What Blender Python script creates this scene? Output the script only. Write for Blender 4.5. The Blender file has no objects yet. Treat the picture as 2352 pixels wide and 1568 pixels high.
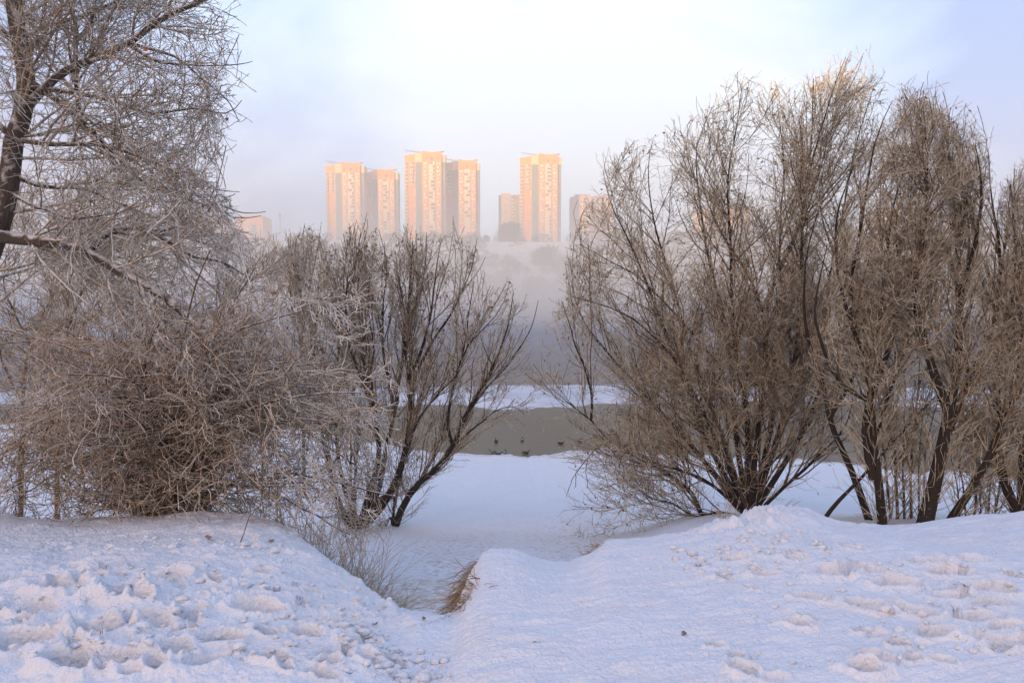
import bpy, math, random
import numpy as np
from mathutils import Vector
random.seed(7); rng = np.random.default_rng(11)
C = bpy.context.scene.collection
SC = bpy.context.scene
# ------------------------------------------------------------------ camera
FPX = 796.0; HOR = 290.0; CX = 512.0; CY = 341.0
TILT = math.atan((CY - HOR) / FPX)
cam = bpy.data.objects.new('camera', bpy.data.cameras.new('camera')); C.objects.link(cam)
cam.data.sensor_width = 36; cam.data.lens = 36 * FPX / 1024
cam.location = (0, 0, 0); cam.rotation_euler = (math.pi / 2 - TILT, 0, 0)
cam.data.clip_start = 0.1; cam.data.clip_end = 5000
SC.camera = cam
# ------------------------------------------------------------------ sky, sun, exposure
SUN_EL = math.radians(4.5); SUN_AZ = math.radians(205.0)     # clockwise from +Y; behind the camera, a little to the left
sun_dir = Vector((math.sin(SUN_AZ) * math.cos(SUN_EL), math.cos(SUN_AZ) * math.cos(SUN_EL), math.sin(SUN_EL)))
W = bpy.data.worlds.new('World'); SC.world = W; W.use_nodes = True
nt = W.node_tree; N = nt.nodes; L = nt.links; N.clear()
out = N.new('ShaderNodeOutputWorld'); bg = N.new('ShaderNodeBackground'); L.new(bg.outputs[0], out.inputs[0])
sky = N.new('ShaderNodeTexSky'); sky.sky_type = 'NISHITA'; sky.sun_disc = False
sky.sun_elevation = SUN_EL; sky.sun_rotation = SUN_AZ; sky.air_density = 1.2; sky.dust_density = 1.5; sky.ozone_density = 2.0
tc = N.new('ShaderNodeTexCoord')
mp = N.new('ShaderNodeMapping'); mp.inputs['Scale'].default_value = (1.0, 1.0, 1.7); mp.inputs['Location'].default_value = (0.62, 0.0, 0.35)
L.new(tc.outputs['Generated'], mp.inputs[0])
no = N.new('ShaderNodeTexNoise'); no.inputs['Scale'].default_value = 2.6; no.inputs['Detail'].default_value = 5; no.inputs['Roughness'].default_value = 0.55
no.inputs['Distortion'].default_value = 0.6
L.new(mp.outputs[0], no.inputs['Vector'])
# cloud cover is thickest straight ahead and thins out to both sides
dot = N.new('ShaderNodeVectorMath'); dot.operation = 'DOT_PRODUCT'
dv = Vector((0.06, 0.96, 0.17)).normalized(); dot.inputs[1].default_value = dv
L.new(tc.outputs['Generated'], dot.inputs[0])
mr = N.new('ShaderNodeMapRange'); mr.inputs[1].default_value = 0.82; mr.inputs[2].default_value = 1.0; mr.inputs[3].default_value = -0.40; mr.inputs[4].default_value = 0.17
L.new(dot.outputs['Value'], mr.inputs[0])
ad = N.new('ShaderNodeMath'); ad.operation = 'ADD'; L.new(no.outputs[0], ad.inputs[0]); L.new(mr.outputs[0], ad.inputs[1])
rp = N.new('ShaderNodeValToRGB'); cr = rp.color_ramp
cr.elements[0].position = 0.30; cr.elements[0].color = (2.3, 3.5, 6.2, 1)
cr.elements[1].position = 0.66; cr.elements[1].color = (5.9, 6.8, 7.9, 1)
e = cr.elements.new(0.45); e.color = (3.9, 5.3, 7.6, 1)
L.new(ad.outputs[0], rp.inputs[0])
mx = N.new('ShaderNodeMix'); mx.data_type = 'RGBA'; 
mf = N.new('ShaderNodeMapRange'); mf.inputs[1].default_value = -0.9; mf.inputs[2].default_value = 0.6; mf.inputs[3].default_value = 0.45; mf.inputs[4].default_value = 0.94
L.new(dot.outputs['Value'], mf.inputs[0]); L.new(mf.outputs[0], mx.inputs[0])
L.new(sky.outputs[0], mx.inputs[6]); 
# the mist towards the low sun glows warm
sd = N.new('ShaderNodeVectorMath'); sd.operation = 'DOT_PRODUCT'; sd.inputs[1].default_value = sun_dir; L.new(tc.outputs['Generated'], sd.inputs[0])
sr = N.new('ShaderNodeMapRange'); sr.interpolation_type = 'SMOOTHSTEP'; sr.inputs[1].default_value = 0.5; sr.inputs[2].default_value = 1.0; sr.inputs[3].default_value = 0; sr.inputs[4].default_value = 1; L.new(sd.outputs['Value'], sr.inputs[0])
wm = N.new('ShaderNodeMix'); wm.data_type = 'RGBA'; L.new(sr.outputs[0], wm.inputs[0]); L.new(rp.outputs[0], wm.inputs[6]); wm.inputs[7].default_value = (27.0, 17.8, 12.6, 1)
L.new(wm.outputs[2], mx.inputs[7]); L.new(mx.outputs[2], bg.inputs[0])
bg.inputs[1].default_value = 0.1
sun = bpy.data.objects.new('sun', bpy.data.lights.new('sun', 'SUN')); C.objects.link(sun)
sun.data.energy = 5.0; sun.data.angle = math.radians(0.6); sun.data.color = (1.0, 0.66, 0.24)
sun.rotation_euler = sun_dir.to_track_quat('Z', 'Y').to_euler()
SC.view_settings.view_transform = 'Standard'; SC.view_settings.look = 'None'; SC.view_settings.gamma = 1
SC.view_settings.exposure = 0.9
cy = SC.cycles
cy.use_denoising = True
cy.max_bounces = 5; cy.diffuse_bounces = 3; cy.glossy_bounces = 2; cy.volume_bounces = 1; cy.transmission_bounces = 2
cy.use_adaptive_sampling = False
# ------------------------------------------------------------------ helpers
ct, st = math.cos(TILT), math.sin(TILT)
def P(px, py, Y):
    """point at forward distance Y behind pixel px,py of the 1024-wide frame"""
    a = (px - CX) / FPX; b = (CY - py) / FPX
    k = Y / (ct + b * st)
    return np.array((k * a, Y, k * (b * ct - st)))
S = 1024 / 2352.0
def Q(x, y, Y): return P(x * S, y * S, Y)
def sstep(a, b, x):
    t = np.clip((x - a) / (b - a), 0, 1); return t * t * (3 - 2 * t)
_tab = rng.random((256, 256))
def vnoise(x, y):
    xi = np.floor(x).astype(int); yi = np.floor(y).astype(int); fx = x - xi; fy = y - yi
    fx = fx * fx * fx * (fx * (fx * 6 - 15) + 10); fy = fy * fy * fy * (fy * (fy * 6 - 15) + 10)
    a = _tab[xi & 255, yi & 255]; b = _tab[(xi + 1) & 255, yi & 255]; c = _tab[xi & 255, (yi + 1) & 255]; d = _tab[(xi + 1) & 255, (yi + 1) & 255]
    return (a * (1 - fx) + b * fx) * (1 - fy) + (c * (1 - fx) + d * fx) * fy
def fbm(x, y, o=4, g=0.5):
    s = 0; a = 1; t = 0
    for i in range(o):
        s = s + a * (vnoise(x * 2 ** i + 17.3 * i, y * 2 ** i + 5.1 * i) - 0.5); t += a; a *= g
    return s / t * 2
def tag(o, label=None, cat=None, group=None, kind=None):
    if label: o['label'] = label
    if cat: o['category'] = cat
    if group: o['group'] = group
    if kind: o['kind'] = kind
    return o
def empty(name, loc, label, cat, group=None, rz=0):
    o = bpy.data.objects.new(name, None); C.objects.link(o); o.location = loc; o.rotation_euler = (0, 0, rz); o.empty_display_size = 0.2
    return tag(o, label, cat, group)
def link(name, me, mat=None, parent=None):
    o = bpy.data.objects.new(name, me); C.objects.link(o)
    if mat is not None:
        for m in (mat if isinstance(mat, (list, tuple)) else [mat]): me.materials.append(m)
    if parent is not None: o.parent = parent
    return o
def mesh_np(name, V, F, smooth=True):
    V = np.asarray(V, dtype=np.float32); F = np.asarray(F, dtype=np.int32)
    me = bpy.data.meshes.new(name); k = F.shape[1]
    me.vertices.add(len(V)); me.vertices.foreach_set('co', V.ravel())
    me.loops.add(F.size); me.loops.foreach_set('vertex_index', F.ravel())
    me.polygons.add(len(F)); me.polygons.foreach_set('loop_start', np.arange(0, F.size, k, dtype=np.int32))
    try: me.polygons.foreach_set('loop_total', np.full(len(F), k, dtype=np.int32))
    except Exception: pass
    me.polygons.foreach_set('use_smooth', np.full(len(F), smooth))
    me.update(); return me
class MB:
    def __init__(s): s.v = []; s.f = []; s.m = []
    def quad(s, a, b, c, d, m=0):
        i = len(s.v); s.v += [tuple(a), tuple(b), tuple(c), tuple(d)]; s.f.append((i, i + 1, i + 2, i + 3)); s.m.append(m)
    def box(s, x0, x1, y0, y1, z0, z1, m=0):
        i = len(s.v)
        s.v += [(x0, y0, z0), (x1, y0, z0), (x1, y1, z0), (x0, y1, z0), (x0, y0, z1), (x1, y0, z1), (x1, y1, z1), (x0, y1, z1)]
        for f in ((0, 3, 2, 1), (4, 5, 6, 7), (0, 1, 5, 4), (1, 2, 6, 5), (2, 3, 7, 6), (3, 0, 4, 7)):
            s.f.append(tuple(i + k for k in f)); s.m.append(m)
    def bar(s, a, b, r, m=0):
        a = Vector(a); b = Vector(b); t = (b - a).normalized(); u = t.orthogonal().normalized() * r; w = t.cross(u)
        i = len(s.v)
        for p in (a, b):
            for q in (u, w, -u, -w): s.v.append(tuple(p + q))
        for k in range(4): s.f.append((i + k, i + (k + 1) % 4, i + 4 + (k + 1) % 4, i + 4 + k)); s.m.append(m)
        s.f.append((i + 3, i + 2, i + 1, i)); s.m.append(m); s.f.append((i + 4, i + 5, i + 6, i + 7)); s.m.append(m)
    def prism(s, pts, z0, z1, mats, top=0):
        n = len(pts); i = len(s.v)
        s.v += [(p[0], p[1], z0) for p in pts] + [(p[0], p[1], z1) for p in pts]
        for k in range(n):
            s.f.append((i + k, i + (k + 1) % n, i + n + (k + 1) % n, i + n + k)); s.m.append(mats[k] if isinstance(mats, (list, tuple)) else mats)
        s.f.append(tuple(i + n + k for k in range(n))); s.m.append(top)
        s.f.append(tuple(i + n - 1 - k for k in range(n))); s.m.append(top)
    def mesh(s, name, smooth=False):
        me = bpy.data.meshes.new(name); me.from_pydata(s.v, [], s.f)
        me.polygons.foreach_set('material_index', s.m); me.polygons.foreach_set('use_smooth', [smooth] * len(s.f)); me.update(); return me
    def build(s, name, mat, parent=None, smooth=False): return link(name, s.mesh(name, smooth), mat, parent)
# ------------------------------------------------------------------ materials
def mat(name, col, rough=0.8, spec=0.3, metal=0.0):
    m = bpy.data.materials.new(name); m.use_nodes = True; b = m.node_tree.nodes['Principled BSDF']
    b.inputs['Base Color'].default_value = (*col, 1); b.inputs['Roughness'].default_value = rough
    b.inputs['Specular IOR Level'].default_value = spec; b.inputs['Metallic'].default_value = metal
    return m
def noise_mat(name, c1, c2, scale, rough=0.85, lo=0.35, hi=0.65, bump=0.0, bscale=None, spec=0.2, detail=4):
    m = mat(name, c1, rough, spec); n = m.node_tree.nodes; l = m.node_tree.links; b = n['Principled BSDF']
    t = n.new('ShaderNodeTexCoord'); x = n.new('ShaderNodeTexNoise'); x.inputs['Scale'].default_value = scale; x.inputs['Detail'].default_value = detail
    l.new(t.outputs['Object'], x.inputs['Vector'])
    r = n.new('ShaderNodeValToRGB'); r.color_ramp.elements[0].position = lo; r.color_ramp.elements[1].position = hi
    r.color_ramp.elements[0].color = (*c1, 1); r.color_ramp.elements[1].color = (*c2, 1)
    l.new(x.outputs[0], r.inputs[0]); l.new(r.outputs[0], b.inputs['Base Color'])
    if bump:
        y = n.new('ShaderNodeTexNoise'); y.inputs['Scale'].default_value = bscale or scale * 3; y.inputs['Detail'].default_value = 3
        l.new(t.outputs['Object'], y.inputs['Vector'])
        bp = n.new('ShaderNodeBump'); bp.inputs['Strength'].default_value = 0.8; bp.inputs['Distance'].default_value = bump
        l.new(y.outputs[0], bp.inputs['Height']); l.new(bp.outputs[0], b.inputs['Normal'])
    return m
def bark_mat(name, bark1, bark2, frost, amount, nscale=9.0, up=0.35):
    """bark with rime: frost clings in patches and more on the upper side"""
    m = mat(name, bark1, 0.9, 0.15); n = m.node_tree.nodes; l = m.node_tree.links; b = n['Principled BSDF']
    t = n.new('ShaderNodeTexCoord'); g = n.new('ShaderNodeNewGeometry'); sp = n.new('ShaderNodeSeparateXYZ'); l.new(g.outputs['Normal'], sp.inputs[0])
    x = n.new('ShaderNodeTexNoise'); x.inputs['Scale'].default_value = nscale; x.inputs['Detail'].default_value = 3; l.new(t.outputs['Object'], x.inputs['Vector'])
    w = n.new('ShaderNodeTexNoise'); w.inputs['Scale'].default_value = 0.9; w.inputs['Detail'].default_value = 2; l.new(t.outputs['Object'], w.inputs['Vector'])
    a = n.new('ShaderNodeMath'); a.operation = 'MULTIPLY_ADD'; l.new(sp.outputs[2], a.inputs[0]); a.inputs[1].default_value = up; l.new(x.outputs[0], a.inputs[2])
    r = n.new('ShaderNodeMapRange'); r.inputs[1].default_value = 0.72 - amount * 0.5; r.inputs[2].default_value = 0.95 - amount * 0.5; l.new(a.outputs[0], r.inputs[0])
    cb = n.new('ShaderNodeMix'); cb.data_type = 'RGBA'; l.new(w.outputs[0], cb.inputs[0]); cb.inputs[6].default_value = (*bark1, 1); cb.inputs[7].default_value = (*bark2, 1)
    mixn = n.new('ShaderNodeMix'); mixn.data_type = 'RGBA'; l.new(r.outputs[0], mixn.inputs[0]); l.new(cb.outputs[2], mixn.inputs[6]); mixn.inputs[7].default_value = (*frost, 1)
    l.new(mixn.outputs[2], b.inputs['Base Color'])
    y = n.new('ShaderNodeTexNoise'); y.inputs['Scale'].default_value = 26; y.inputs['Detail'].default_value = 4; mpp = n.new('ShaderNodeMapping'); mpp.inputs['Scale'].default_value = (1, 1, .22); l.new(t.outputs['Object'], mpp.inputs[0]); l.new(mpp.outputs[0], y.inputs['Vector'])
    bp = n.new('ShaderNodeBump'); bp.inputs['Distance'].default_value = 0.03; l.new(y.outputs[0], bp.inputs['Height']); l.new(bp.outputs[0], b.inputs['Normal'])
    return m
FROST = (0.75, 0.70, 0.68)
M = {}
M['trunk_dark'] = bark_mat('dark_willow_bark', (0.022, 0.015, 0.010), (0.055, 0.034, 0.02), (0.3, 0.26, 0.22), 0.0, 22, .2)
M['trunk_left'] = bark_mat('grey_brown_bark', (0.07, 0.05, 0.036), (0.13, 0.095, 0.065), FROST, 0.35, 8)
M['limb'] = bark_mat('willow_limb_bark', (0.08, 0.05, 0.027), (0.18, 0.11, 0.055), FROST, 0.3, 12)
M['twig'] = bark_mat('frosted_willow_twigs', (0.24, 0.155, 0.068), (0.37, 0.255, 0.13), (0.80, 0.70, 0.53), 0.6, 6)
M['twig_mid'] = bark_mat('centre_willow_twigs', (0.22, 0.145, 0.07), (0.34, 0.235, 0.125), (0.78, 0.69, 0.55), 0.55, 5)
M['twig_white'] = bark_mat('rime_covered_twigs', (0.25, 0.175, 0.10), (0.36, 0.26, 0.165), (0.82, 0.76, 0.68), 0.62, 7)
M['twig_tan'] = bark_mat('tan_tangled_twigs', (0.17, 0.10, 0.048), (0.29, 0.185, 0.10), (0.80, 0.68, 0.54), 0.5, 7)
M['leaf_curl'] = noise_mat('curled_grey_leaves', (0.12, 0.085, 0.06), (0.34, 0.28, 0.24), 9)
M['leaf_rust'] = noise_mat('rusty_dead_leaves', (0.30, 0.10, 0.03), (0.52, 0.33, 0.2), 30)
M['straw'] = noise_mat('dry_straw_grass', (0.22, 0.13, 0.06), (0.52, 0.36, 0.20), 40)
M['straw_frost'] = noise_mat('frosted_straw', (0.30, 0.23, 0.15), (0.66, 0.58, 0.48), 30)
# ------------------------------------------------------------------ snow ground
def snow_mat(name, dirt_and_shade=(0.50, 0.40, 0.31), base=(0.80, 0.80, 0.82), bench=False):
    m = mat(name, base, 0.6, 0.25); n = m.node_tree.nodes; l = m.node_tree.links; b = n['Principled BSDF']
    t = n.new('ShaderNodeTexCoord')
    def nz(s, d=3, dist=0.0):
        x = n.new('ShaderNodeTexNoise'); x.inputs['Scale'].default_value = s; x.inputs['Detail'].default_value = d; x.inputs['Distortion'].default_value = dist
        l.new(t.outputs['Object'], x.inputs['Vector']); return x.outputs[0]
    at = n.new('ShaderNodeAttribute'); at.attribute_name = 'dirt_and_shade'
    # sand and soil specks follow the trodden strip (a vertex attribute that also paints bench shade), broken up by noise
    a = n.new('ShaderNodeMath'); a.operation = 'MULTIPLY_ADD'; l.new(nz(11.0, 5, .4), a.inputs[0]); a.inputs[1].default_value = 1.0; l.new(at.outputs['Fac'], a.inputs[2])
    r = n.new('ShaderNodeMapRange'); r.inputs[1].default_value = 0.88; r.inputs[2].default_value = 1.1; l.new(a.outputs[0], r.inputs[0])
    mixn = n.new('ShaderNodeMix'); mixn.data_type = 'RGBA'; l.new(r.outputs[0], mixn.inputs[0]); mixn.inputs[6].default_value = (*base, 1); mixn.inputs[7].default_value = (*dirt_and_shade, 1)
    # faint old-snow tint
    m2 = n.new('ShaderNodeMix'); m2.data_type = 'RGBA'; r2 = n.new('ShaderNodeMapRange'); r2.inputs[1].default_value = 0.45; r2.inputs[2].default_value = 0.8; r2.inputs[4].default_value = 0.55
    l.new(nz(1.6, 5), r2.inputs[0]); l.new(r2.outputs[0], m2.inputs[0]); l.new(mixn.outputs[2], m2.inputs[6]); m2.inputs[7].default_value = (0.80, 0.72, 0.68, 1)
    l.new(m2.outputs[2], b.inputs['Base Color'])
    bp = n.new('ShaderNodeBump'); bp.inputs['Strength'].default_value = 0.7; bp.inputs['Distance'].default_value = 0.022
    s = n.new('ShaderNodeMath'); s.operation = 'ADD'; l.new(nz(22, 4), s.inputs[0]); l.new(nz(48, 2), s.inputs[1]); l.new(s.outputs[0], bp.inputs['Height'])
    l.new(bp.outputs[0], b.inputs['Normal'])
    b.inputs['Subsurface Weight'].default_value = 0.0
    return m
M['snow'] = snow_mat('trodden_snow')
WATER_Z = -9.0
# columns: px, crest row, crest distance, drop behind the crest
COL = np.array([(-500, 512, 7.6, .8), (-150, 512, 7.6, .8), (0, 512, 7.5, .8), (60, 517, 7.5, .8), (130, 514, 7.4, .8), (200, 511, 7.3, .8), (255, 514, 7.2, .8), (275, 522, 7.0, .8),
    (300, 540, 6.6, .8), (340, 570, 6.0, .8), (375, 600, 5.3, .7), (400, 622, 4.6, .5), (413, 628, 4.4, .35), (440, 624, 4.6, .4), (455, 612, 5.0, .9), (468, 580, 5.5, 1.2), (482, 553, 5.8, 1.2),
    (500, 547, 6.0, .9), (520, 549, 6.1, .8), (545, 562, 6.3, .8), (566, 565, 6.4, .8), (590, 555, 6.6, .8), (607, 539, 6.8, .8), (650, 536, 7.0, .8), (697, 528, 7.2, .8), (740, 515, 7.4, .8),
    (762, 508, 7.5, .8), (785, 501, 7.6, .8), (810, 507, 7.7, .8), (840, 519, 7.8, .8), (880, 524, 7.8, .8), (930, 520, 7.8, .8), (1024, 511, 7.8, .8), (1200, 505, 7.8, .8), (1600, 505, 7.8, .8)], float)
_u = (COL[:, 0] - CX) / FPX
_zc = np.array([P(c[0], c[1], c[2])[2] for c in COL])
_us = np.linspace(_u[0], _u[-1], 2000)
def _sm(v):
    a = np.interp(_us, _u, v); k = np.hanning(23); k /= k.sum(); return np.convolve(np.pad(a, 11, mode='edge'), k, mode='valid')
_ZC, _YC, _DR = _sm(_zc), _sm(COL[:, 2]), _sm(COL[:, 3])
_SH = np.array([(-600, 418), (0, 424), (270, 431), (318, 434), (380, 445), (405, 451), (457, 456), (535, 457), (610, 452), (640, 455), (760, 458), (845, 462), (914, 472), (1024, 482), (1400, 500)], float)
_ush = (_SH[:, 0] - CX) / FPX; _YS = np.array([WATER_Z * P(c[0], c[1], 1.0)[2] ** -1 for c in _SH])
# trampled holes: (px, py, radius m, depth m)
HOLES = [(52, 588, .16, .10), (78, 575, .15, .07), (120, 592, .17, .12), (160, 574, .15, .07), (112, 598, .10, .09), (95, 640, .16, .10), (160, 667, .13, .06), (16, 648, .17, .08), (60, 676, .16, .09),
    (130, 620, .15, .06), (25, 610, .18, .05), (180, 560, .13, .05), (250, 612, .13, .06), (272, 592, .10, .05), (262, 560, .10, .04), (300, 640, .10, .05), (215, 650, .12, .07), (330, 662, .10, .05), (360, 640, .09, .05),
    (105, 676, .15, .07), (200, 680, .12, .05), (270, 676, .10, .05), (10, 575, .14, .04), (70, 560, .13, .05), (340, 620, .09, .05), (388, 655, .09, .05), (235, 575, .08, .03),
    (840, 560, .16, .05), (872, 556, .14, .05), (905, 572, .16, .06), (935, 548, .15, .05), (960, 560, .15, .06), (1000, 580, .17, .07), (880, 600, .14, .05), (930, 610, .14, .05), (820, 590, .12, .04), (980, 545, .14, .04),
    (860, 530, .10, .03), (770, 560, .10, .03), (740, 545, .10, .04), (990, 620, .15, .06), (1015, 655, .15, .06), (950, 640, .13, .05), (1005, 600, .12, .05), (965, 590, .14, .05), (800, 545, .09, .04)]
def detail(x, y, u, Y):
    """small relief, in metres"""
    px = u * FPX + CX
    rough = 0.16 + 0.84 * np.maximum(1 - sstep(360, 470, px), sstep(760, 900, px))            # both sides trampled, the middle slide polished
    midr = np.exp(-((px - 760) / 75) ** 2) * sstep(6.0, 6.7, Y)
    rough = np.maximum(rough * (.35 + .65 * sstep(-.15, .25, fbm(x * .9 + 11, y * 1.3, 3))), midr)
    nearl = (1 - sstep(5.6, 6.6, Y)) * (1 - sstep(380, 460, px))
    far = sstep(8.5, 14, Y)
    w1 = np.abs(fbm(x * 2.2 + 3, y * 2.2, 4, .55)); w2 = fbm(x * 6.5, y * 6.5 + 9, 4, .6)
    w3 = np.abs(fbm(x * 14 + 30, y * 14, 3, .6))
    d = 0.05 * fbm(x * 0.8, y * 0.8 + 40, 3)
    w4 = np.maximum(fbm(x * 4.1 + 70, y * 4.1, 3, .5), -.05); d = d + rough * (0.05 * w2 + 0.06 * (w1 - .3) + 0.04 * (w3 - .2) + .085 * w4) * (0.3 + 0.75 * nearl + 1.15 * midr) * (1 - far)
    # fine slide marks running down to the path
    d = d + (1 - rough) * (0.024 * fbm(x * 3 + y * 1.4, y * 15 - x * 5, 4, .65) + .03 * fbm(x * 2.2 + 50, y * 4.5 - x * 1.5, 4, .6)) * (1 - far)
    d = d + far * (0.05 * fbm(x * 1.3, y * 1.3, 4, .6) + .03 * fbm(x * 3.5, y * 3.5, 3)) * (1 - sstep(20, 40, Y) * .6)
    return d
_hp = []
for (hx, hy, r, dp) in HOLES:
    a = (hx - CX) / FPX; Y = 1.78 * FPX / (hy - HOR) * 1.0; _hp.append((a * Y, Y, r, dp, random.uniform(-.6, .6)))
for k in range(110):                       # smaller dents
    left = random.random() < .55
    hx = random.uniform(-60, 400) if left else random.uniform(700, 1090); hy = random.uniform(540, 690) if not left else random.uniform(555, 690)
    Y = 1.78 * FPX / (hy - HOR); _hp.append(((hx - CX) / FPX * Y, Y, random.uniform(.03, .09), random.uniform(.015, .05), random.uniform(-1, 1)))
def H(x, y, fine=True):
    x = np.asarray(x, float); y = np.asarray(y, float)
    Y = np.maximum(y, 1.2); u = np.clip(x / Y, _us[0], _us[-1])
    zc = np.interp(u, _us, _ZC); yc = np.interp(u, _us, _YC); dr = np.interp(u, _us, _DR)
    t = np.clip((Y - 2.6) / (yc - 2.6), 0, 1); near = -1.74 - .27 * t ** 1.25 + (zc + 2.01) * t ** 3.2
    over = np.maximum(Y - yc, 0); top = near - dr * (np.sqrt(over ** 2 + .02) - .1414 * np.exp(-over * 3))
    ys = np.interp(u, _ush, _YS) + 1.3 * fbm(x * .22, x * 0 + 4.4, 4, .6) + .5 * fbm(x * 1.6, x * 0 + 1.4, 3)
    rise = 0.45 * sstep(600, 720, u * FPX + CX)
    zb = np.where(Y < 8, -1.93 - .325 * (Y - 4.4), np.where(Y < 18, -3.10 - .242 * (Y - 8), np.where(Y < ys, -5.52 + (Y - 18) / (ys - 18) * (WATER_Z + .06 + 5.52), WATER_Z + .06 - .10 * (Y - ys)))) + rise * np.clip(1 - (Y - 18) / 16, 0, 1) * sstep(9, 14, Y)
    k = .06
    z = np.where(Y < yc, near, np.maximum(top, zb) + k * np.exp(-np.abs(top - zb) / k) * .3)
    z = np.where(y < 1.2, -1.74 - np.clip(-y - 5, 0, 15) * 0.02, z)
    if fine:
        z = z + detail(x, y, u, Y) * np.where(Y > ys - 1.5, .3, 1)
        for (hx, hy, r, dp, rot) in _hp:
            s = (np.abs(x - hx) < r * 3) & (np.abs(y - hy) < r * 3)
            if s.any():
                dx = x[s] - hx; dy = y[s] - hy; a = dx * math.cos(rot) + dy * math.sin(rot); b = -dx * math.sin(rot) + dy * math.cos(rot)
                q = np.sqrt((a / r) ** 2 + (b / (r * .62)) ** 2) * (1 + .35 * fbm(x[s] * 9 + hx, y[s] * 9, 2))
                z[s] += -2.1 * dp * (1 - sstep(.6, 1.04, q)) + dp * .55 * np.exp(-((q - 1.25) / .3) ** 2)
    return z
def h1(x, y): return float(H(np.array([x]), np.array([y]), False)[0])
th = np.concatenate([np.linspace(-math.pi, -0.72, 60)[:-1], np.linspace(-0.72, 0.72, 1250), np.linspace(0.72, math.pi, 60)[1:]])
rr = np.concatenate([np.linspace(.05, 2.8, 12)[:-1], 1 / np.linspace(1 / 2.8, 1 / 9.2, 460), np.geomspace(9.2, 75, 190)[1:]])
TH, RR = np.meshgrid(th, rr); GX = np.sin(TH) * RR; GY = np.cos(TH) * RR
GZ = H(GX.ravel(), GY.ravel()).reshape(GX.shape)
nr, nc = GX.shape; idx = np.arange(nr * nc).reshape(nr, nc)
F = np.stack([idx[:-1, :-1], idx[:-1, 1:], idx[1:, 1:], idx[1:, :-1]], -1).reshape(-1, 4)[:, ::-1]
me = mesh_np('snow_bank', np.stack([GX, GY, GZ], -1).reshape(-1, 3), F)
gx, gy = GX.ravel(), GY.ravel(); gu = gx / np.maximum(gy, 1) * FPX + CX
dirt_and_shade = (.33 * np.exp(-((gu - 590) / 120) ** 2) * sstep(8, 11, gy) * (1 - sstep(19, 27, gy))  # sand on the bench, also darkening it in place of shade
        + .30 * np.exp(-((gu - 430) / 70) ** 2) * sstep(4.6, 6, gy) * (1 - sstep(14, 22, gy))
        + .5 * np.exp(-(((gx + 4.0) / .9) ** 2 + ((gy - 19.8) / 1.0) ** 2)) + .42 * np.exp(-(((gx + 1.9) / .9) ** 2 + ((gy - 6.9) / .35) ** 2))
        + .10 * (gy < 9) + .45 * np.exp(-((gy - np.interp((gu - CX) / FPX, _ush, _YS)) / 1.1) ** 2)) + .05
for (hx, hy, r, dp, rot) in _hp: dirt_and_shade = dirt_and_shade + np.where(dp > .05, .42, .2) * np.exp(-(((gx - hx) / r) ** 2 + ((gy - hy) / (r * .7)) ** 2) * 2.2)
at = me.attributes.new('dirt_and_shade', 'FLOAT', 'POINT'); at.data.foreach_set('value', dirt_and_shade.astype(np.float32))
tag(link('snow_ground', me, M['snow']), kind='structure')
# ------------------------------------------------------------------ river, ice, far shore
m = noise_mat('murky_river_water', (0.090, 0.066, 0.026), (0.11, 0.082, 0.036), 0.05, 0.3, bump=0.02, bscale=2.5, spec=0.08)
M['water'] = m
mb = MB(); mb.quad((-700, 20, WATER_Z), (700, 20, WATER_Z), (700, 470, WATER_Z), (-700, 470, WATER_Z)); tag(mb.build('river', M['water']), kind='structure')
M['ice'] = noise_mat('snowy_ice', (0.55, 0.56, 0.60), (0.72, 0.73, 0.76), 0.3, 0.7, bump=0.03, bscale=2)
def ice(name, xs, y0f, y1f):
    V = []; F = []
    for i, x in enumerate(xs):
        a, b = y0f(x), y1f(x); k = 5
        for j in range(k):
            yy = a + (b - a) * j / (k - 1); V.append((x, yy, WATER_Z + (.0 if j in (0, k - 1) else .09 + .03 * float(fbm(np.array([x * .5]), np.array([yy * .5]))[0]))))
        if i:
            for j in range(k - 1): q = (i - 1) * k + j; F.append((q, q + k, q + k + 1, q + 1))
    o = link(name, mesh_np(name, V, F), M['ice']); return tag(o, kind='structure')
fb = lambda x, s, o: float(fbm(np.array([x * s]), np.array([o]), 4)[0])
ice('ice_shelf', np.linspace(-80, 60, 420), lambda x: 62.5 + 4 * fb(x, .12, 3.3) + 1.2 * fb(x, .9, 7.3) + max(0, x - 22) * -.04, lambda x: 73 + 4 * fb(x, .09, 8.1) + 1.5 * fb(x, .5, 1.2))
ice('far_ice', np.linspace(-170, -26, 160), lambda x: 150 + 14 * fb(x, .03, 3.3) + .10 * max(0, x + 50), lambda x: 205 + 14 * fb(x, .03, 8.1) - 1.15 * max(0, x + 72))
# far bank: bluff with a plateau
hx = np.linspace(-690, 690, 300); hy = np.concatenate([np.linspace(405, 620, 130), np.linspace(625, 890, 30)])
X, Y = np.meshgrid(hx, hy)
def bluff(X, Y):
    X = np.asarray(X, float); Y = np.asarray(Y, float)
    e0 = 418 + 12 * fbm(X * .008, Y * 0 + 2.2, 3)
    t = np.clip((Y - e0) / 150, -1, 1.0)
    top = 35 + 4 * fbm(X * .01, X * 0 + 9, 2)
    z = -10.5 + (top + 10.5) * np.where(t > 0, t ** .85, t * .1) + 3.5 * fbm(X * .03, Y * .03, 4) * np.clip(t * 4, 0, 1) * (1 - sstep(.8, 1, t) * .8)
    return z
Z = bluff(X, Y); idx = np.arange(X.size).reshape(X.shape)
F = np.stack([idx[:-1, :-1], idx[:-1, 1:], idx[1:, 1:], idx[1:, :-1]], -1).reshape(-1, 4)
M['bluff'] = noise_mat('snow_with_scrub', (0.80, 0.80, 0.82), (0.25, 0.22, 0.22), 0.09, 0.9, .56, .62, detail=8)
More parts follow.
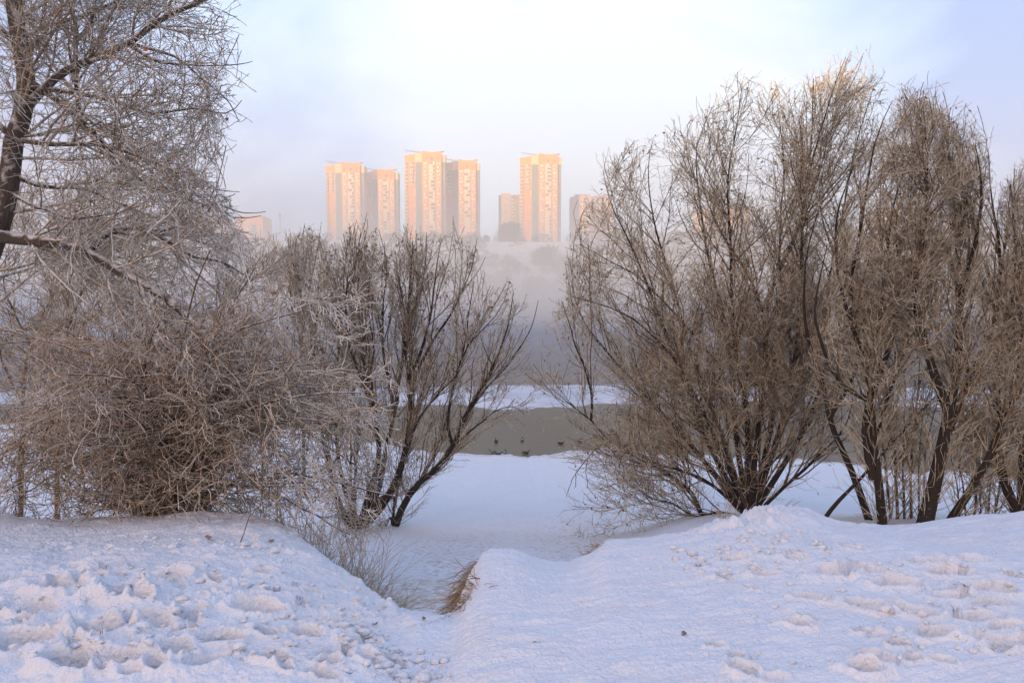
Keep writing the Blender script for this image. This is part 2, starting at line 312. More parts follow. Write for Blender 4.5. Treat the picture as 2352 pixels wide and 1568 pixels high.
tag(link('bluff', mesh_np('bluff', np.stack([X, Y, Z], -1).reshape(-1, 3), F), M['bluff']), kind='structure')
# unseen rise added behind the camera to keep the low sun off the near bank
xs = np.linspace(-400, 400, 81); ysr = np.linspace(-190, -18, 24)
X, Y = np.meshgrid(xs, ysr); Z = -2.2 + 17.5 * sstep(-60, -110, Y) * (1 + .12 * fbm(X * .02, Y * .02, 3)) 
idx = np.arange(X.size).reshape(X.shape); F = np.stack([idx[:-1, :-1], idx[:-1, 1:], idx[1:, 1:], idx[1:, :-1]], -1).reshape(-1, 4)
tag(link('added_shade_hill', mesh_np('added_shade_hill', np.stack([X, Y, Z], -1).reshape(-1, 3), F), M['snow']), kind='structure')
# ------------------------------------------------------------------ branch growth
def norm(a): return a / np.maximum(np.linalg.norm(a, axis=-1, keepdims=True), 1e-9)
def tubes(sets, sides, name, taper_tip=True):
    """sets: list of (pts N,K,3 ; rad N,K) -> one mesh of tapering tubes"""
    Vs = []; Fs = []; off = 0
    for pts, rad in sets:
        n, k, _ = pts.shape
        if n == 0: continue
        T = np.gradient(pts, axis=1); T = norm(T)
        ref = np.where(np.abs(T[:, :1, 2:3]) < .8, np.array([[[0, 0, 1.]]]), np.array([[[1., 0, 0]]]))
        A = norm(np.cross(T, ref)); B = np.cross(T, A)
        ang = np.arange(sides) * 2 * math.pi / sides
        ring = A[:, :, None, :] * np.cos(ang)[None, None, :, None] + B[:, :, None, :] * np.sin(ang)[None, None, :, None]
        V = pts[:, :, None, :] + ring * rad[:, :, None, None]
        idx = np.arange(n * k * sides).reshape(n, k, sides) + off
        a = idx[:, :-1, :]; b = idx[:, 1:, :]
        F = np.stack([a, np.roll(a, -1, 2), np.roll(b, -1, 2), b], -1).reshape(-1, 4)
        Vs.append(V.reshape(-1, 3)); Fs.append(F); off += n * k * sides
    return mesh_np(name, np.concatenate(Vs), np.concatenate(Fs))
def resample(c, n):
    c = np.asarray(c, float); d = np.r_[0, np.cumsum(np.linalg.norm(np.diff(c, axis=0), axis=1))]
    # Catmull-Rom through the controls
    ts = np.linspace(0, d[-1], n); out_ = []
    for t in ts:
        i = min(max(np.searchsorted(d, t) - 1, 0), len(c) - 2); f = (t - d[i]) / max(d[i + 1] - d[i], 1e-9)
        p0 = c[max(i - 1, 0)]; p1 = c[i]; p2 = c[i + 1]; p3 = c[min(i + 2, len(c) - 1)]
        out_.append(.5 * (2 * p1 + (p2 - p0) * f + (2 * p0 - 5 * p1 + 4 * p2 - p3) * f * f + (3 * p1 - p0 - 3 * p2 + p3) * f ** 3))
    return np.array(out_)
def stem(pix, Y, dY=0.0, r0=.06, r1=.005, n=18, jit=.03, foot=None):
    """a limb led through points of the 2352-wide photo, at distance Y growing away by dY towards its tip"""
    m_ = len(pix); c = np.array([Q(p[0], p[1], Y + dY * (i / (m_ - 1)) ** 1.3) for i, p in enumerate(pix)])
    if foot is not None: c[0] = foot
    p = resample(c, n); t = np.linspace(0, 1, n)
    w = np.cumsum(rng.normal(0, jit * .5, (n, 3)), axis=0) * (t * (1 - t) * 2)[:, None]
    return p + w, r0 + (r1 - r0) * t ** .8
def pack(lst):
    n = max(len(a[0]) for a in lst); P_ = []; R_ = []
    for p, r in lst:
        t = np.linspace(0, 1, n); t0 = np.linspace(0, 1, len(p))
        P_.append(np.stack([np.interp(t, t0, p[:, i]) for i in range(3)], 1)); R_.append(np.interp(t, t0, r))
    return np.stack(P_), np.stack(R_)
def spawn(par, count, tlo, thi, ang, length, K=6, wander=.15, trop=(0, 0, .08), rstart=.6, rmax=.02, rmin=.004, env=None, ljit=.35, tpow=1.0, curl=0.0):
    pts, rad = par; n, k, _ = pts.shape
    plen = np.linalg.norm(np.diff(pts, axis=1), axis=2).sum(1)
    pi = rng.choice(n, count, p=plen / plen.sum()); t = tlo + (thi - tlo) * rng.random(count) ** tpow
    f = t * (k - 1); i0 = np.minimum(f.astype(int), k - 2); fr = (f - i0)[:, None]
    p0 = pts[pi, i0] * (1 - fr) + pts[pi, i0 + 1] * fr; T = norm(pts[pi, i0 + 1] - pts[pi, i0]); pr = rad[pi, i0] * (1 - fr[:, 0]) + rad[pi, i0 + 1] * fr[:, 0]
    u = norm(rng.normal(size=(count, 3))); u = norm(u - (u * T).sum(1, keepdims=True) * T)
    a = ang * (.6 + .8 * rng.random(count)); d = T * np.cos(a)[:, None] + u * np.sin(a)[:, None]
    ln = (length(t) if callable(length) else np.full(count, length)) * (1 - ljit + 2 * ljit * rng.random(count)) 
    out_ = [p0]; p = p0; tr = np.asarray(trop)
    bend = norm(rng.normal(size=(count, 3))) * curl
    for j in range(K - 1):
        d = norm(d + rng.normal(0, wander, (count, 3)) + tr + bend); p = p + d * (ln / (K - 1))[:, None]; out_.append(p)
    q = np.stack(out_, 1)
    rs = np.minimum(pr * rstart, rmax); tt = np.linspace(0, 1, K)[None, :]; r = np.maximum(rs[:, None] * (1 - .75 * tt), rmin)
    if env is not None:
        tip = q[:, -1]; ok = env(tip); q = q[ok]; r = r[ok]
    return q, r
def project(p):
    x, y, z = p[..., 0], p[..., 1], p[..., 2]; fwd = y * ct - z * st; up = y * st + z * ct
    return CX + FPX * x / fwd, CY - FPX * up / fwd
def envelope(prof, soft=8, below=None):
    xs = np.array([a[0] for a in prof]) * S; ys = np.array([a[1] for a in prof]) * S
    def f(p):
        px, py = project(p); lim = np.interp(px, xs, ys, left=2000, right=2000) - rng.exponential(soft, len(px)) * .6 + 3
        ok = py > lim
        if below is not None:
            bx = np.array([a[0] for a in below]) * S; by = np.array([a[1] for a in below]) * S
            ok &= py < np.interp(px, bx, by) + rng.exponential(6, len(px))
        return ok
    return f
def flakes(par, count, size, name, spread=.5):
    """small curled leaves sitting on twig ends"""
    pts, rad = par; n = len(pts); i = rng.integers(0, n, count); j = rng.integers(max(1, pts.shape[1] // 2), pts.shape[1], count); p = pts[i, j]
    a = norm(rng.normal(size=(count, 3)) + np.array([0, 0, -.6])); b = norm(np.cross(a, rng.normal(size=(count, 3)))); c = np.cross(a, b)
    s = (size * (.5 + rng.random(count)))[:, None]
    V = np.stack([p, p + a * s * .5 + b * s * .3 + c * s * .15, p + a * s + c * s * .4, p + a * s * .5 - b * s * .3 + c * s * .15], 1)
    return mesh_np(name, V.reshape(-1, 3), np.arange(count * 4).reshape(count, 4), False)
def tree(name, label, cat, base, parts, group=None):
    """parts: (part name, mesh in world space, material)"""
    o = empty(name, base, label, cat, group); b = Vector(base)
    crown = None
    for pn, me, m_ in parts:
        co = np.empty(len(me.vertices) * 3, np.float32); me.vertices.foreach_get('co', co); co = co.reshape(-1, 3) - np.array(b, np.float32); me.vertices.foreach_set('co', co.ravel()); me.update()
        q = link(pn, me, m_, crown if pn == 'dead_leaves' and crown else o)
        if pn in ('crown', 'branches'): crown = q
    return o
def foot(x, y, Y):
    p = Q(x, y, Y); return np.array((p[0], p[1], h1(p[0], p[1]) - .12))

def willow(label, base, stems, Yc, n2, n3, n4, env, l2=1.3, l3=.6, l4=.25, trop=.07, mt='trunk_dark', ml='limb', mw='twig', rt=.0055, auto=None, leafn=0, leafs=.05, a2=.5, tlo=.25, low=0, extra=(), wB=.09, wC=.17, aC=.6, name='willow', cat='tree', group=None):
    A = pack(stems)
    sets2 = A
    if auto: # extra stems spread in depth around the base
        L1 = spawn(A, auto, .0, .45, .45, lambda t: 3.2 * (1 - t), K=10, wander=.08, trop=(0, 0, .05), rmax=.03, rmin=.006, env=env)
    else: L1 = (A[0][:0, :10], A[1][:0, :10])
    B = spawn(A, n2, tlo, .98, a2, lambda t: l2 * (1.1 - .55 * t), K=10, wander=wB, trop=(0, 0, trop), rmax=.020, rmin=.0055, env=env, curl=.02)
    if auto:
        B2 = spawn(L1, n2 // 2, .15, .98, a2, lambda t: l2 * (1.0 - .5 * t), K=10, wander=wB, trop=(0, 0, trop), rmax=.016, rmin=.0055, env=env)
        B = (np.concatenate([B[0], B2[0]]), np.concatenate([B[1], B2[1]]))
    Cc = spawn(B, n3, .15, .98, aC, lambda t: l3 * (1.15 - .5 * t), K=8, wander=wC, trop=(0, 0, trop * .7), rmax=.009, rmin=rt, env=env, curl=.05)
    D = spawn(Cc, n4, .1, 1, .75, lambda t: l4 * (1.1 - .4 * t), K=5, wander=.26, trop=(0, 0, .01), rmax=.007, rmin=rt * .8, env=env, curl=.05)
    if low:   # short shoots round the foot
        E = spawn(A, low, .0, .30, .7, .9, K=7, wander=.1, trop=(0, 0, .1), rmax=.012, rmin=rt, env=env)
        E2 = spawn(E, low * 5, .2, 1, .6, .3, K=4, wander=.2, trop=(0, 0, .03), rmax=.007, rmin=rt * .9, env=env)
        low_sets = [E, E2]
    else: low_sets = []
    parts = [('stem', tubes([(A[0][i:i + 1], A[1][i:i + 1])], 9, 'stem'), M[mt]) for i in range(len(stems))] + [('stem', tubes([pack([e])], 7, 'stem'), M[ml]) for e in extra] + [('branches', tubes([L1, B], 5, 'branches'), M[ml]), ('crown', tubes([Cc, D] + low_sets, 3, 'crown'), M[mw])]
    if leafn: parts.append(('dead_leaves', flakes(D, leafn, leafs, 'dead_leaves'), M['leaf_curl']))
    return tree(name, label, cat, tuple(base), parts, group)
# ------------------------------------------------------------------ towers on the bluff
M['brick'] = noise_mat('orange_brick', (0.62, 0.25, 0.04), (0.68, 0.30, 0.06), 0.25, 0.85)
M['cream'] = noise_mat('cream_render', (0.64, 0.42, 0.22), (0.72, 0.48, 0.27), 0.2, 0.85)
M['grey'] = noise_mat('grey_panels', (0.20, 0.20, 0.20), (0.25, 0.25, 0.245), 0.15, 0.85)
M['wframe'] = mat('white_window_frame', (0.66, 0.56, 0.42), 0.6)
M['pane'] = mat('window_glass', (0.14, 0.125, 0.13), 0.15, 0.5)
M['pane_l'] = mat('pale_sun_glitter_glass', (0.66, 0.56, 0.46), 0.3, 0.5)  # pale colour stands in for sun glitter on some panes
M['steel'] = mat('roof_steel', (0.30, 0.20, 0.18), 0.6)
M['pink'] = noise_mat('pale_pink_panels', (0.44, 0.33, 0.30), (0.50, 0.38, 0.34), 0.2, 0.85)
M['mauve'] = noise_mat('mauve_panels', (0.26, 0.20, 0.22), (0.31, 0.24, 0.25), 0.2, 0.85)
M['gold'] = mat('painted_sun_glint', (0.95, 0.55, 0.10), 0.4, 0.5)  # sun glint on the glass, put into the base colour
def me_window(w, h, n, lit):
    mb = MB(); f = .14
    mb.box(-w / 2, w / 2, -.10, 0, -h / 2, -h / 2 + f); mb.box(-w / 2, w / 2, -.10, 0, h / 2 - f, h / 2)
    for k in range(n + 1):
        x = -w / 2 + (w - f) * k / n; mb.box(x, x + f, -.10, 0, -h / 2 + f, h / 2 - f)
    for k in range(n):
        x0 = -w / 2 + (w - f) * k / n + f; x1 = -w / 2 + (w - f) * (k + 1) / n; mb.box(x0, x1, -.05, 0, -h / 2 + f, h / 2 - f, 2 if random.random() < lit else 1)
    return mb.mesh('window')
def me_balcony(w, h, dep, n, lit, panel=.34):
    mb = MB(); mb.box(-w / 2, w / 2, -dep, 0, -h / 2, -h / 2 + h * panel, 3); mb.box(-w / 2, w / 2, -dep - .08, 0, -h / 2 + h * panel, -h / 2 + h * panel + .14)
    mb.box(-w / 2, w / 2, -dep - .08, 0, h / 2 - .16, h / 2)
    for k in range(n + 1):
        x = -w / 2 + (w - .13) * k / n; mb.box(x, x + .13, -dep - .05, -dep + .08, -h / 2 + h * panel + .14, h / 2 - .16)
    for k in range(n):
        x0 = -w / 2 + (w - .13) * k / n + .13; x1 = -w / 2 + (w - .13) * (k + 1) / n; mb.box(x0, x1, -dep, -dep + .06, -h / 2 + h * panel + .14, h / 2 - .16, 2 if random.random() < lit else 1)
    return mb.mesh('balcony')
GL = [M['wframe'], M['pane'], M['pane_l'], M['cream']]
WM = [me_window(2.7, 1.8, 3, .8) for _ in range(3)]; WN = [me_window(1.1, 1.75, 1, .5) for _ in range(2)]
BM = [me_balcony(4.8, 2.9, .5, 3, p) for p in (.2, .4, .9, .3)]; BS = [me_balcony(3.2, 3.0, 1.0, 3, .7) for _ in range(2)]; BD = [me_balcony(2.6, 3.0, .9, 2, p) for p in (.1, .5)]
for m_ in WM + WN + BM + BS + BD:
    for q in GL: m_.materials.append(q)
def put(name, me, parent, loc, rz=0):
    o = bpy.data.objects.new(name, me); C.objects.link(o); o.parent = parent; o.location = loc; o.rotation_euler = (0, 0, rz); return o
def tower(label, pxl, pxr, pyt, Y, lattice=True, left=True, pale=0):
    a, t_ = P(pxl, pyt, Y), P(pxr, pyt, Y); wid = t_[0] - a[0]; s = wid / 34.6; z0 = float(bluff(a[0] + wid / 2, Y)) - 3; Ht = a[2] - z0
    r = empty('apartment_tower', (a[0] + 15.6 * s, Y, z0), label, 'apartment tower', 'orange brick towers on the far bluff'); h = Ht - 4
    pts = [(0, 0), (16, 0), (16, 2), (19, 2), (19, 16), (-14, 18), (-15.6, 9), (-5.6, 2), (0, 2)]; pts = [(x * s, y * s) for x, y in pts]
    mb = MB(); mb.prism(pts, 0, h, [0, 0, 1, 0, 0, 0, 0, 1, 0], 2); mb.build('walls', [M['brick'], M['grey'], M['cream']], r)
    # cream band over the grey strips, brick crown over the rest
    cb = MB(); cb.prism([(16 * s + .02, 2 * s - .35), (19 * s + .3, 2 * s - .35), (19 * s + .3, 12 * s), (16 * s + .02, 12 * s)], h - 5, h + .8, 0)
    cb.build('roof_band', M['cream'], r); cb = MB(); cb.prism([(-6 * s, 2 * s - .4), (-.02, 2 * s - .4), (-.02, 8 * s), (-6 * s, 8 * s)], h - 5, h + 2.2, 0); cb.build('roof_band', M['cream'], r)
    pb = MB(); n = 14
    for k in range(n):                                      # dished parapet over the front
        x0, x1 = 16 * s * k / n, 16 * s * (k + 1) / n; q = (k + .5) / n; top = h + 4.0 - 1.3 * math.sin(q * math.pi) ** 1 * .9 - .5 * q
        pb.box(x0, x1, -.25, .9, h - 1.5, top)
    pb.build('parapet', M['brick'], r); pb = MB(); pb.prism([(-15.9 * s, 8.8 * s), (-11 * s, 5.4 * s), (-6 * s, 1.85 * s), (-6 * s, 5 * s), (-15 * s, 11 * s)], h - .5, h + 1.5, 0)
    pa = pb.build('parapet', M['brick'], r); pb = MB(); pb.box(2 * s, 14 * s, 4 * s, 12 * s, h + .02, h + 3.4); pb.build('penthouse', M['brick'], r)
    sl = MB(); sl.box(15.2 * s, 17.6 * s, -.5, 6 * s, h + 3.3, h + 3.7); sl.build('roof_slab', M['wframe'], r)
    if lattice:
        lt = MB()
        for k in range(6): lt.bar((-14 * s + k * 2.2, 3 * s, h + 1.5), (-13.5 * s + k * 2.4, 3 * s + 1, h + 4.6 - .3 * k), .10)
        for k in range(4): lt.bar((-14.5 * s, 2 * s + k * 1.5, h + 4.9), (-1 * s, 4 * s + k * 1.2, h + 3.0), .07)
        for k in range(7): lt.bar((-14 * s + k * 2, 2 * s, h + 4.8 - .27 * k), (-13 * s + k * 2, 4 * s + 5, h + 4.5 - .27 * k), .09)
        lt.bar((-2, 5, h), (-2, 5, h + 7), .08); lt.build('roof_frame', M['steel'], r)
    fl = (h - 6.5) / 23
    al = math.atan2(7, -10); ux, uy = math.cos(al), math.sin(al)
    def onleft(d, off=.02): return ((-5.6 + ux * d) * s - uy * off * -1 * -1, (2 + uy * d) * s - .02)
    rzl = -math.atan2(7, 10)
    for k in range(23):
        z = h - 6.2 - fl * k
        for x in (2.6, 13.4): put('window', WM[(k * 2 + int(x)) % 3], r, (x * s, -.02, z))
        put('balcony', random.choice(BM), r, (8 * s, -.02, z))
        if left:
            for d_, mm in ((.9, WN), (9.6, BD)):
                p = onleft(d_); put('window' if mm is WN else 'balcony', random.choice(mm), r, (p[0], p[1], z), rzl)
            if k < 6: p = onleft(3.4); put('balcony', BS[k % 2], r, (p[0], p[1], z), rzl)
    sm = MB(); sm.box(-.6, .6, -.35, -.2, -1, 1); put('attic_window', sm.mesh('attic_window'), r, (8 * s, 0, h - 2.2)).data.materials.append(M['pane'])
    sm = MB(); sm.box(-.25, .25, -.3, -.2, -.3, .3); am = sm.mesh('attic_window'); am.materials.append(M['pane'])
    for x in (2, 3, 4, 12, 13, 14): put('attic_window', am, r, (x * s, 0, h - 2.3))
    return r
tower('orange brick tower at the left of the skyline, half lost in the mist', 323, 363.5, 161, 650)
tower('lower misty tower standing close behind the leftmost tower', 361, 397.5, 168, 668)
tower('tallest orange tower with roof frame, in the middle of the skyline', 403, 445, 150, 632)
tower('lower orange tower joined to the right of the tallest one', 441, 479.3, 158.5, 652)
tower('single bright orange tower standing alone at the right of the group', 520, 561.5, 152.5, 640)
def block(label, pxl, pxr, pyt, Y, wall, cols, floors, gold=(), roofbox=True, dep=18, base_dz=-3):
    a, t_ = P(pxl, pyt, Y), P(pxr, pyt, Y); w = t_[0] - a[0]; z0 = float(bluff(a[0] + w / 2, Y)) + base_dz; h = a[2] - z0
    r = empty('apartment_block', (a[0], Y, z0), label, 'apartment block')
    mb = MB(); mb.prism([(0, 2), (w * .18, 0), (w * .5, 0), (w * .5, 1.2), (w * .8, 1.2), (w * .8, 0), (w, 0), (w, dep), (0, dep)], 0, h, [0, 0, 1, 1, 1, 0, 0, 0, 0], 0); mb.build('walls', [wall, M['mauve']], r)
    rf = MB(); rf.box(w * .1, w * .48, .6, dep * .6, h, h + 1.8); rf.build('roof_block', wall, r); rf = MB(); rf.box(w * .55, w * .95, 2, dep * .7, h, h + .9); rf.build('roof_block', wall, r)
    fl = (h - 2) / floors
    for k in range(floors):
        for c in cols:
            y = -.02 if (c < .5 or c > .8) else 1.18
            put('balcony' if c in (cols[0],) else 'window', (BD if c == cols[0] else WN)[k % 2], r, (w * c, y, h - 2 - fl * (k + .3)))
    for g in gold:
        gb = MB(); gb.box(w * g - .5, w * g + .5, -.9 if g < .5 or g > .8 else .4, .0 if g < .5 or g > .8 else 1.15, h * .32, h - 3); gb.build('glazed_bay', M['gold'], r)
    return r
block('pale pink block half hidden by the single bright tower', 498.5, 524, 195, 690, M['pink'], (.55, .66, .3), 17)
block('pale hazy block with painted sun-glint strips at the edge of the thicket', 571, 612, 196, 680, M['pink'], (.35, .6, .7), 16, gold=(.28, .97))
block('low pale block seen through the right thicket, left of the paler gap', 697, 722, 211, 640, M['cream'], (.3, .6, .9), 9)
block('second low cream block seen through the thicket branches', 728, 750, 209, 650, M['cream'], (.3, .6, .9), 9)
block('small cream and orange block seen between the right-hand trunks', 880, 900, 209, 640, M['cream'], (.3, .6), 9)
block('hazy block with a painted sun-glint window strip behind the far right trees', 956, 983, 215, 620, M['pink'], (.3, .6), 8, gold=(.80, .12))
# long low building at the left
a = P(172, 216, 590); z0 = float(bluff(a[0] + 30, 590)) - 4
r = empty('low_building', (a[0], 590, z0), 'long low orange building with grey pillars behind the left twigs', 'building')
def pxw(px): return (px - 172) / FPX * 590
def pz(py): return P(200, py, 590)[2] - z0
WW = noise_mat('warm_orange_wall', (0.75, 0.30, 0.05), (0.80, 0.36, 0.08), .3)
for (p0, p1, top, y) in ((172, 195, 231, 0), (195, 218, 217, -2), (218, 238, 222, 3), (238, 263, 216.5, -2)): mb = MB(); mb.box(pxw(p0), pxw(p1) - .05, y, y + 22 + y * .3, 0, pz(top)); mb.build('wing', WW, r)
for (p0, p1, y) in ((206, 209, -2), (225, 229, 3), (231, 236, 3), (252, 256, -2), (183, 186, 0)): mb = MB(); mb.box(pxw(p0), pxw(p1), y - .5, y - .02, 0, pz(224)); mb.build('pillar', M['grey'], r)
for (p0, p1, z_, y) in ((172, 195, 231, 0), (195, 218, 217, -2), (218, 238, 222, 3), (238, 263, 216.5, -2)): mb = MB(); mb.box(pxw(p0) - .5, pxw(p1) + .4, y - .9, y + 8, pz(z_) + .02, pz(z_) + .7); mb.build('roof', M['cream'], r)
for p0, y in ((198, -2), (212, -2), (216, -2), (240, -2), (246, -2), (259, -2), (176, 0), (190, 0)):
    for k in range(3): put('window', WM[k % 3], r, (pxw(p0) + 1.5, y - .02, pz(229 + 4 * k)))
mb = MB(); mb.box(pxw(165), pxw(268), -14, -2.6, pz(252), pz(246.5)); mb.build('terrace', M['ice'], r)
# mast, poles, railing
def mast(px, pyt, Y, label, r0=.5):
    p = P(px, pyt, Y); z0 = float(bluff(p[0], Y)) - 1; h = p[2] - z0; r = empty('lattice_mast', (p[0], Y, z0), label, 'mast'); mb = MB()
    for sx, sy in ((-1, -1), (1, -1), (0, 1)): mb.bar((sx * r0, sy * r0, 0), (sx * r0 * .5, sy * r0 * .5, h), .13)
    for k in range(12): z = h * k / 12; mb.bar((-r0, -r0, z), (r0, -r0, z + h / 12), .07); mb.bar((r0, -r0, z), (0, r0, z + h / 12), .07)
    mb.build('frame', M['steel'], r); 
    for q in ((-1.0, 1.0, -1.0, 1.0, .90, .92), (-.9, -.5, -1.3, -1.02, .90, 1), (.5, .9, -1.3, -1.02, .90, 1)): pl = MB(); pl.box(*q[:4], h * q[4], h * q[5]); pl.build('platform' if q[5] < 1 else 'antenna', M['grey'], r)
mast(280, 213, 600, 'thin lattice mast standing alone between the low building and the towers')
p = P(291.5, 226, 610); z0 = float(bluff(p[0], 610)); r = empty('lamp_post', (p[0], 610, z0), 'faint lamp post just right of the lattice mast', 'lamp post'); mb = MB(); mb.bar((0, 0, 0), (0, 0, p[2] - z0), .14); mb.build('pole', M['steel'], r); mb = MB(); mb.box(-.1, 1.6, -.15, .15, p[2] - z0, p[2] - z0 + .2); mb.build('lamp_head', M['steel'], r)
mb = MB(); x0, x1 = P(255, 250, 576)[0], P(325, 250, 576)[0]; zz = 35.5
r = empty('railing', (x0, 576, zz - 1), 'pale railing along the bluff edge right of the low building', 'railing')
mb.box(0, .2, 0, .2, -3, 1.6); pm = mb.mesh('post'); pm.materials.append(M['wframe'])
for k in range(int((x1 - x0) / 3)): put('post', pm, r, (k * 3, 0, 0))
for q in ((1.3, 1.6), (.5, .7)): mb = MB(); mb.box(-.5, x1 - x0, -.05, -.005, *q); mb.build('rail', M['wframe'], r)
# ------------------------------------------------------------------ far wood on the bluff
def scrub(items, name):
    Vs = []; 
    for (x, y, z, h, w) in items:
        n = int(150 * (h / 9)); t = rng.random(n) ** .7; a = rng.random(n) * 2 * math.pi; rad = w * (.15 + .85 * np.sin(np.clip(t, 0, .98) * math.pi * .88 + .3)) * rng.random(n) ** .5
        p = np.stack([x + np.cos(a) * rad, y + np.sin(a) * rad, z + h * t * .85], 1)
        dr = norm(np.stack([np.cos(a) * .6, np.sin(a) * .6, 1.0 + 0 * a], 1) + rng.normal(0, .35, (n, 3))); ln = (h * .24 * (.6 + .8 * rng.random(n)))[:, None]
        sd = norm(np.cross(dr, rng.normal(size=(n, 3)))) * (.17 + .10 * rng.random(n))[:, None]
        Vs.append(np.stack([p - sd, p + sd, p + dr * ln + sd * .3, p + dr * ln - sd * .3], 1).reshape(-1, 3))
        tk = np.array([[x - .2, y, z - 2], [x + .2, y, z - 2], [x + .1, y, z + h * .7], [x - .1, y, z + h * .7]]); Vs.append(tk)
    V = np.concatenate(Vs); return mesh_np(name, V, np.arange(len(V)).reshape(-1, 4), False)
M['scrub'] = noise_mat('misty_far_twigs', (0.09, 0.068, 0.055), (0.17, 0.135, 0.115), .2)
it = []
for k in range(1700):
    x = random.uniform(-430, 430); y = random.uniform(425, 600); px = x / y * FPX + CX; t = (y - 425) / 175
    if 488 < px < 590 and .42 < t < .93 and random.random() < .96 : continue
    if t > .86 and px < 330 and random.random() < .8: continue
    h = random.uniform(4, 9) * (1.1 if t < .4 else .9); it.append((x, y, float(bluff(x, y)) - .5, h, h * random.uniform(.35, .6)))
tag(link('far_wood', scrub(it, 'far_wood'), M['scrub']), 'frosted leafless wood covering the misty far slope', 'wood', kind='stuff')
for lab, px, py, Y, h, w in (('large rounded bare tree below the pale pink block', 508, 262, 585, 17, 12), ('bushy bare tree standing alone in the bare snow slope', 542, 285, 500, 14, 11), ('round hazy tree right of the lone bushy tree', 566, 292, 490, 10, 7)):
    p = P(px, py, Y); z = float(bluff(p[0], Y)) - .6; its = [(p[0] + random.gauss(0, w * .3), Y + random.gauss(0, 3), z, h * random.uniform(.75, 1), w * .55) for _ in range(7)]
    mb = MB(); mb.bar((p[0], Y, z - 1), (p[0], Y, z + h * .5), .35)
    tree('bare_tree', lab, 'tree', (p[0], Y, z), [('trunk', mb.mesh('trunk'), M['scrub']), ('crown', scrub(its, 'crown'), M['scrub'])], 'bare trees on the far slope')
# ------------------------------------------------------------------ ducks
M['duck_brown'] = noise_mat('brown_duck_feathers', (0.05, 0.035, 0.025), (0.12, 0.09, 0.06), 30)
M['duck_dark'] = mat('dark_green_head', (0.012, 0.03, 0.022), .5, .4); M['duck_bill'] = mat('duck_bill', (0.35, 0.25, 0.05), .5); M['duck_pale'] = mat('pale_flank', (0.28, 0.27, 0.26), .8)
def body_me(secs, name, n=12):
    """secs: (x, z, half width, half height)"""
    V = []; F = []
    for i, (x, z, w, h) in enumerate(secs):
        for k in range(n):
            a = 2 * math.pi * k / n; V.append((x, math.cos(a) * w, z + math.sin(a) * h))
        if i:
            for k in range(n): q = (i - 1) * n; F.append((q + k, q + (k + 1) % n, q + n + (k + 1) % n, q + n + k))
    F.append(tuple(range(n - 1, -1, -1))); F.append(tuple(range((len(secs) - 1) * n, len(secs) * n)))
    me = bpy.data.meshes.new(name); me.from_pydata(V, [], F); me.polygons.foreach_set('use_smooth', [True] * len(F)); me.update(); return me
def duck(sx, sy, ang, label, drake=False, asleep=False):
    px, py = sx / 4, sy / 4 + 1; Y = WATER_Z / P(px, py, 1.0)[2]; p = P(px, py, Y)
    r = empty('duck', (p[0], Y, WATER_Z), label, 'duck', 'ducks by the ice edge', ang)
    r.scale = (.82, .82, .82)
    B = body_me([(-.30, .13, .01, .01), (-.26, .11, .045, .02), (-.17, .075, .10, .06), (-.05, .06, .125, .085), (.08, .06, .115, .085), (.16, .07, .07, .06), (.19, .08, .02, .02)], 'body')
    link('body', B, M['duck_pale'] if drake and not asleep else M['duck_brown'], r)
    hz = .12 if asleep else .2; hx = .10 if asleep else .20
    nk = body_me([(.10, .10, .05, .04), (hx * .9, hz * .9, .035, .035), (hx + .02, hz + .02, .042, .04), (hx + .06, hz + .025, .038, .034), (hx + .095, hz + .015, .015, .014)], 'head')
    hd = link('head', nk, M['duck_dark'] if drake else M['duck_brown'], r)
    link('bill', body_me([(hx + .08, hz + .012, .018, .012), (hx + .14, hz + .002, .017, .006), (hx + .155, hz, .006, .003)], 'bill', 8), M['duck_bill'], hd)
    for s_ in (-1, 1):
        w = body_me([(-.24, .13, .005, .005), (-.14, .12, .02, .03), (0, .10, .022, .045), (.09, .085, .006, .012)], 'wing', 8); w.transform(__import__('mathutils').Matrix.Translation((0, s_ * .105, 0))); link('wing', w, M['duck_brown'], r)
duck(1985, 1761, 1.9, 'duck swimming alone left of the open water, farther from the ice')
duck(2089, 1757, 1.5, 'dark duck seen from behind, second along the farther row', True)
duck(2244, 1770, .2, 'small duck in the middle of the open water, heading right')
duck(2322, 1765, .1, 'duck just below the tip of the low willow limb', True)
duck(1972, 1806, 3.0, 'rear duck of the touching pair at the ice edge', True)
duck(1994, 1814, .0, 'front duck of the touching pair at the ice edge')
duck(2020, 1808, 1.4, 'dark duck facing away beside the touching pair', True)
duck(2104, 1808, 0, 'brown duck at the ice edge right of the touching pair')
duck(2449, 1721, 1.7, 'duck farthest out, seen between the willow twigs')
duck(2537, 1748, .3, 'duck behind twigs, above the paired ducks at the right')
duck(2528, 1783, 3.0, 'left duck of the pair behind the low willow limb', True)
duck(2545, 1778, .2, 'right duck of the pair behind the low willow limb')
duck(2590, 1776, 1.2, 'duck tucked among the thicket stems at the ice edge')
duck(3617, 1826, 0.1, 'duck on the dark water between the right-hand trunks', True)
duck(3860, 1868, 2.8, 'duck resting on the water behind the far right trunks')
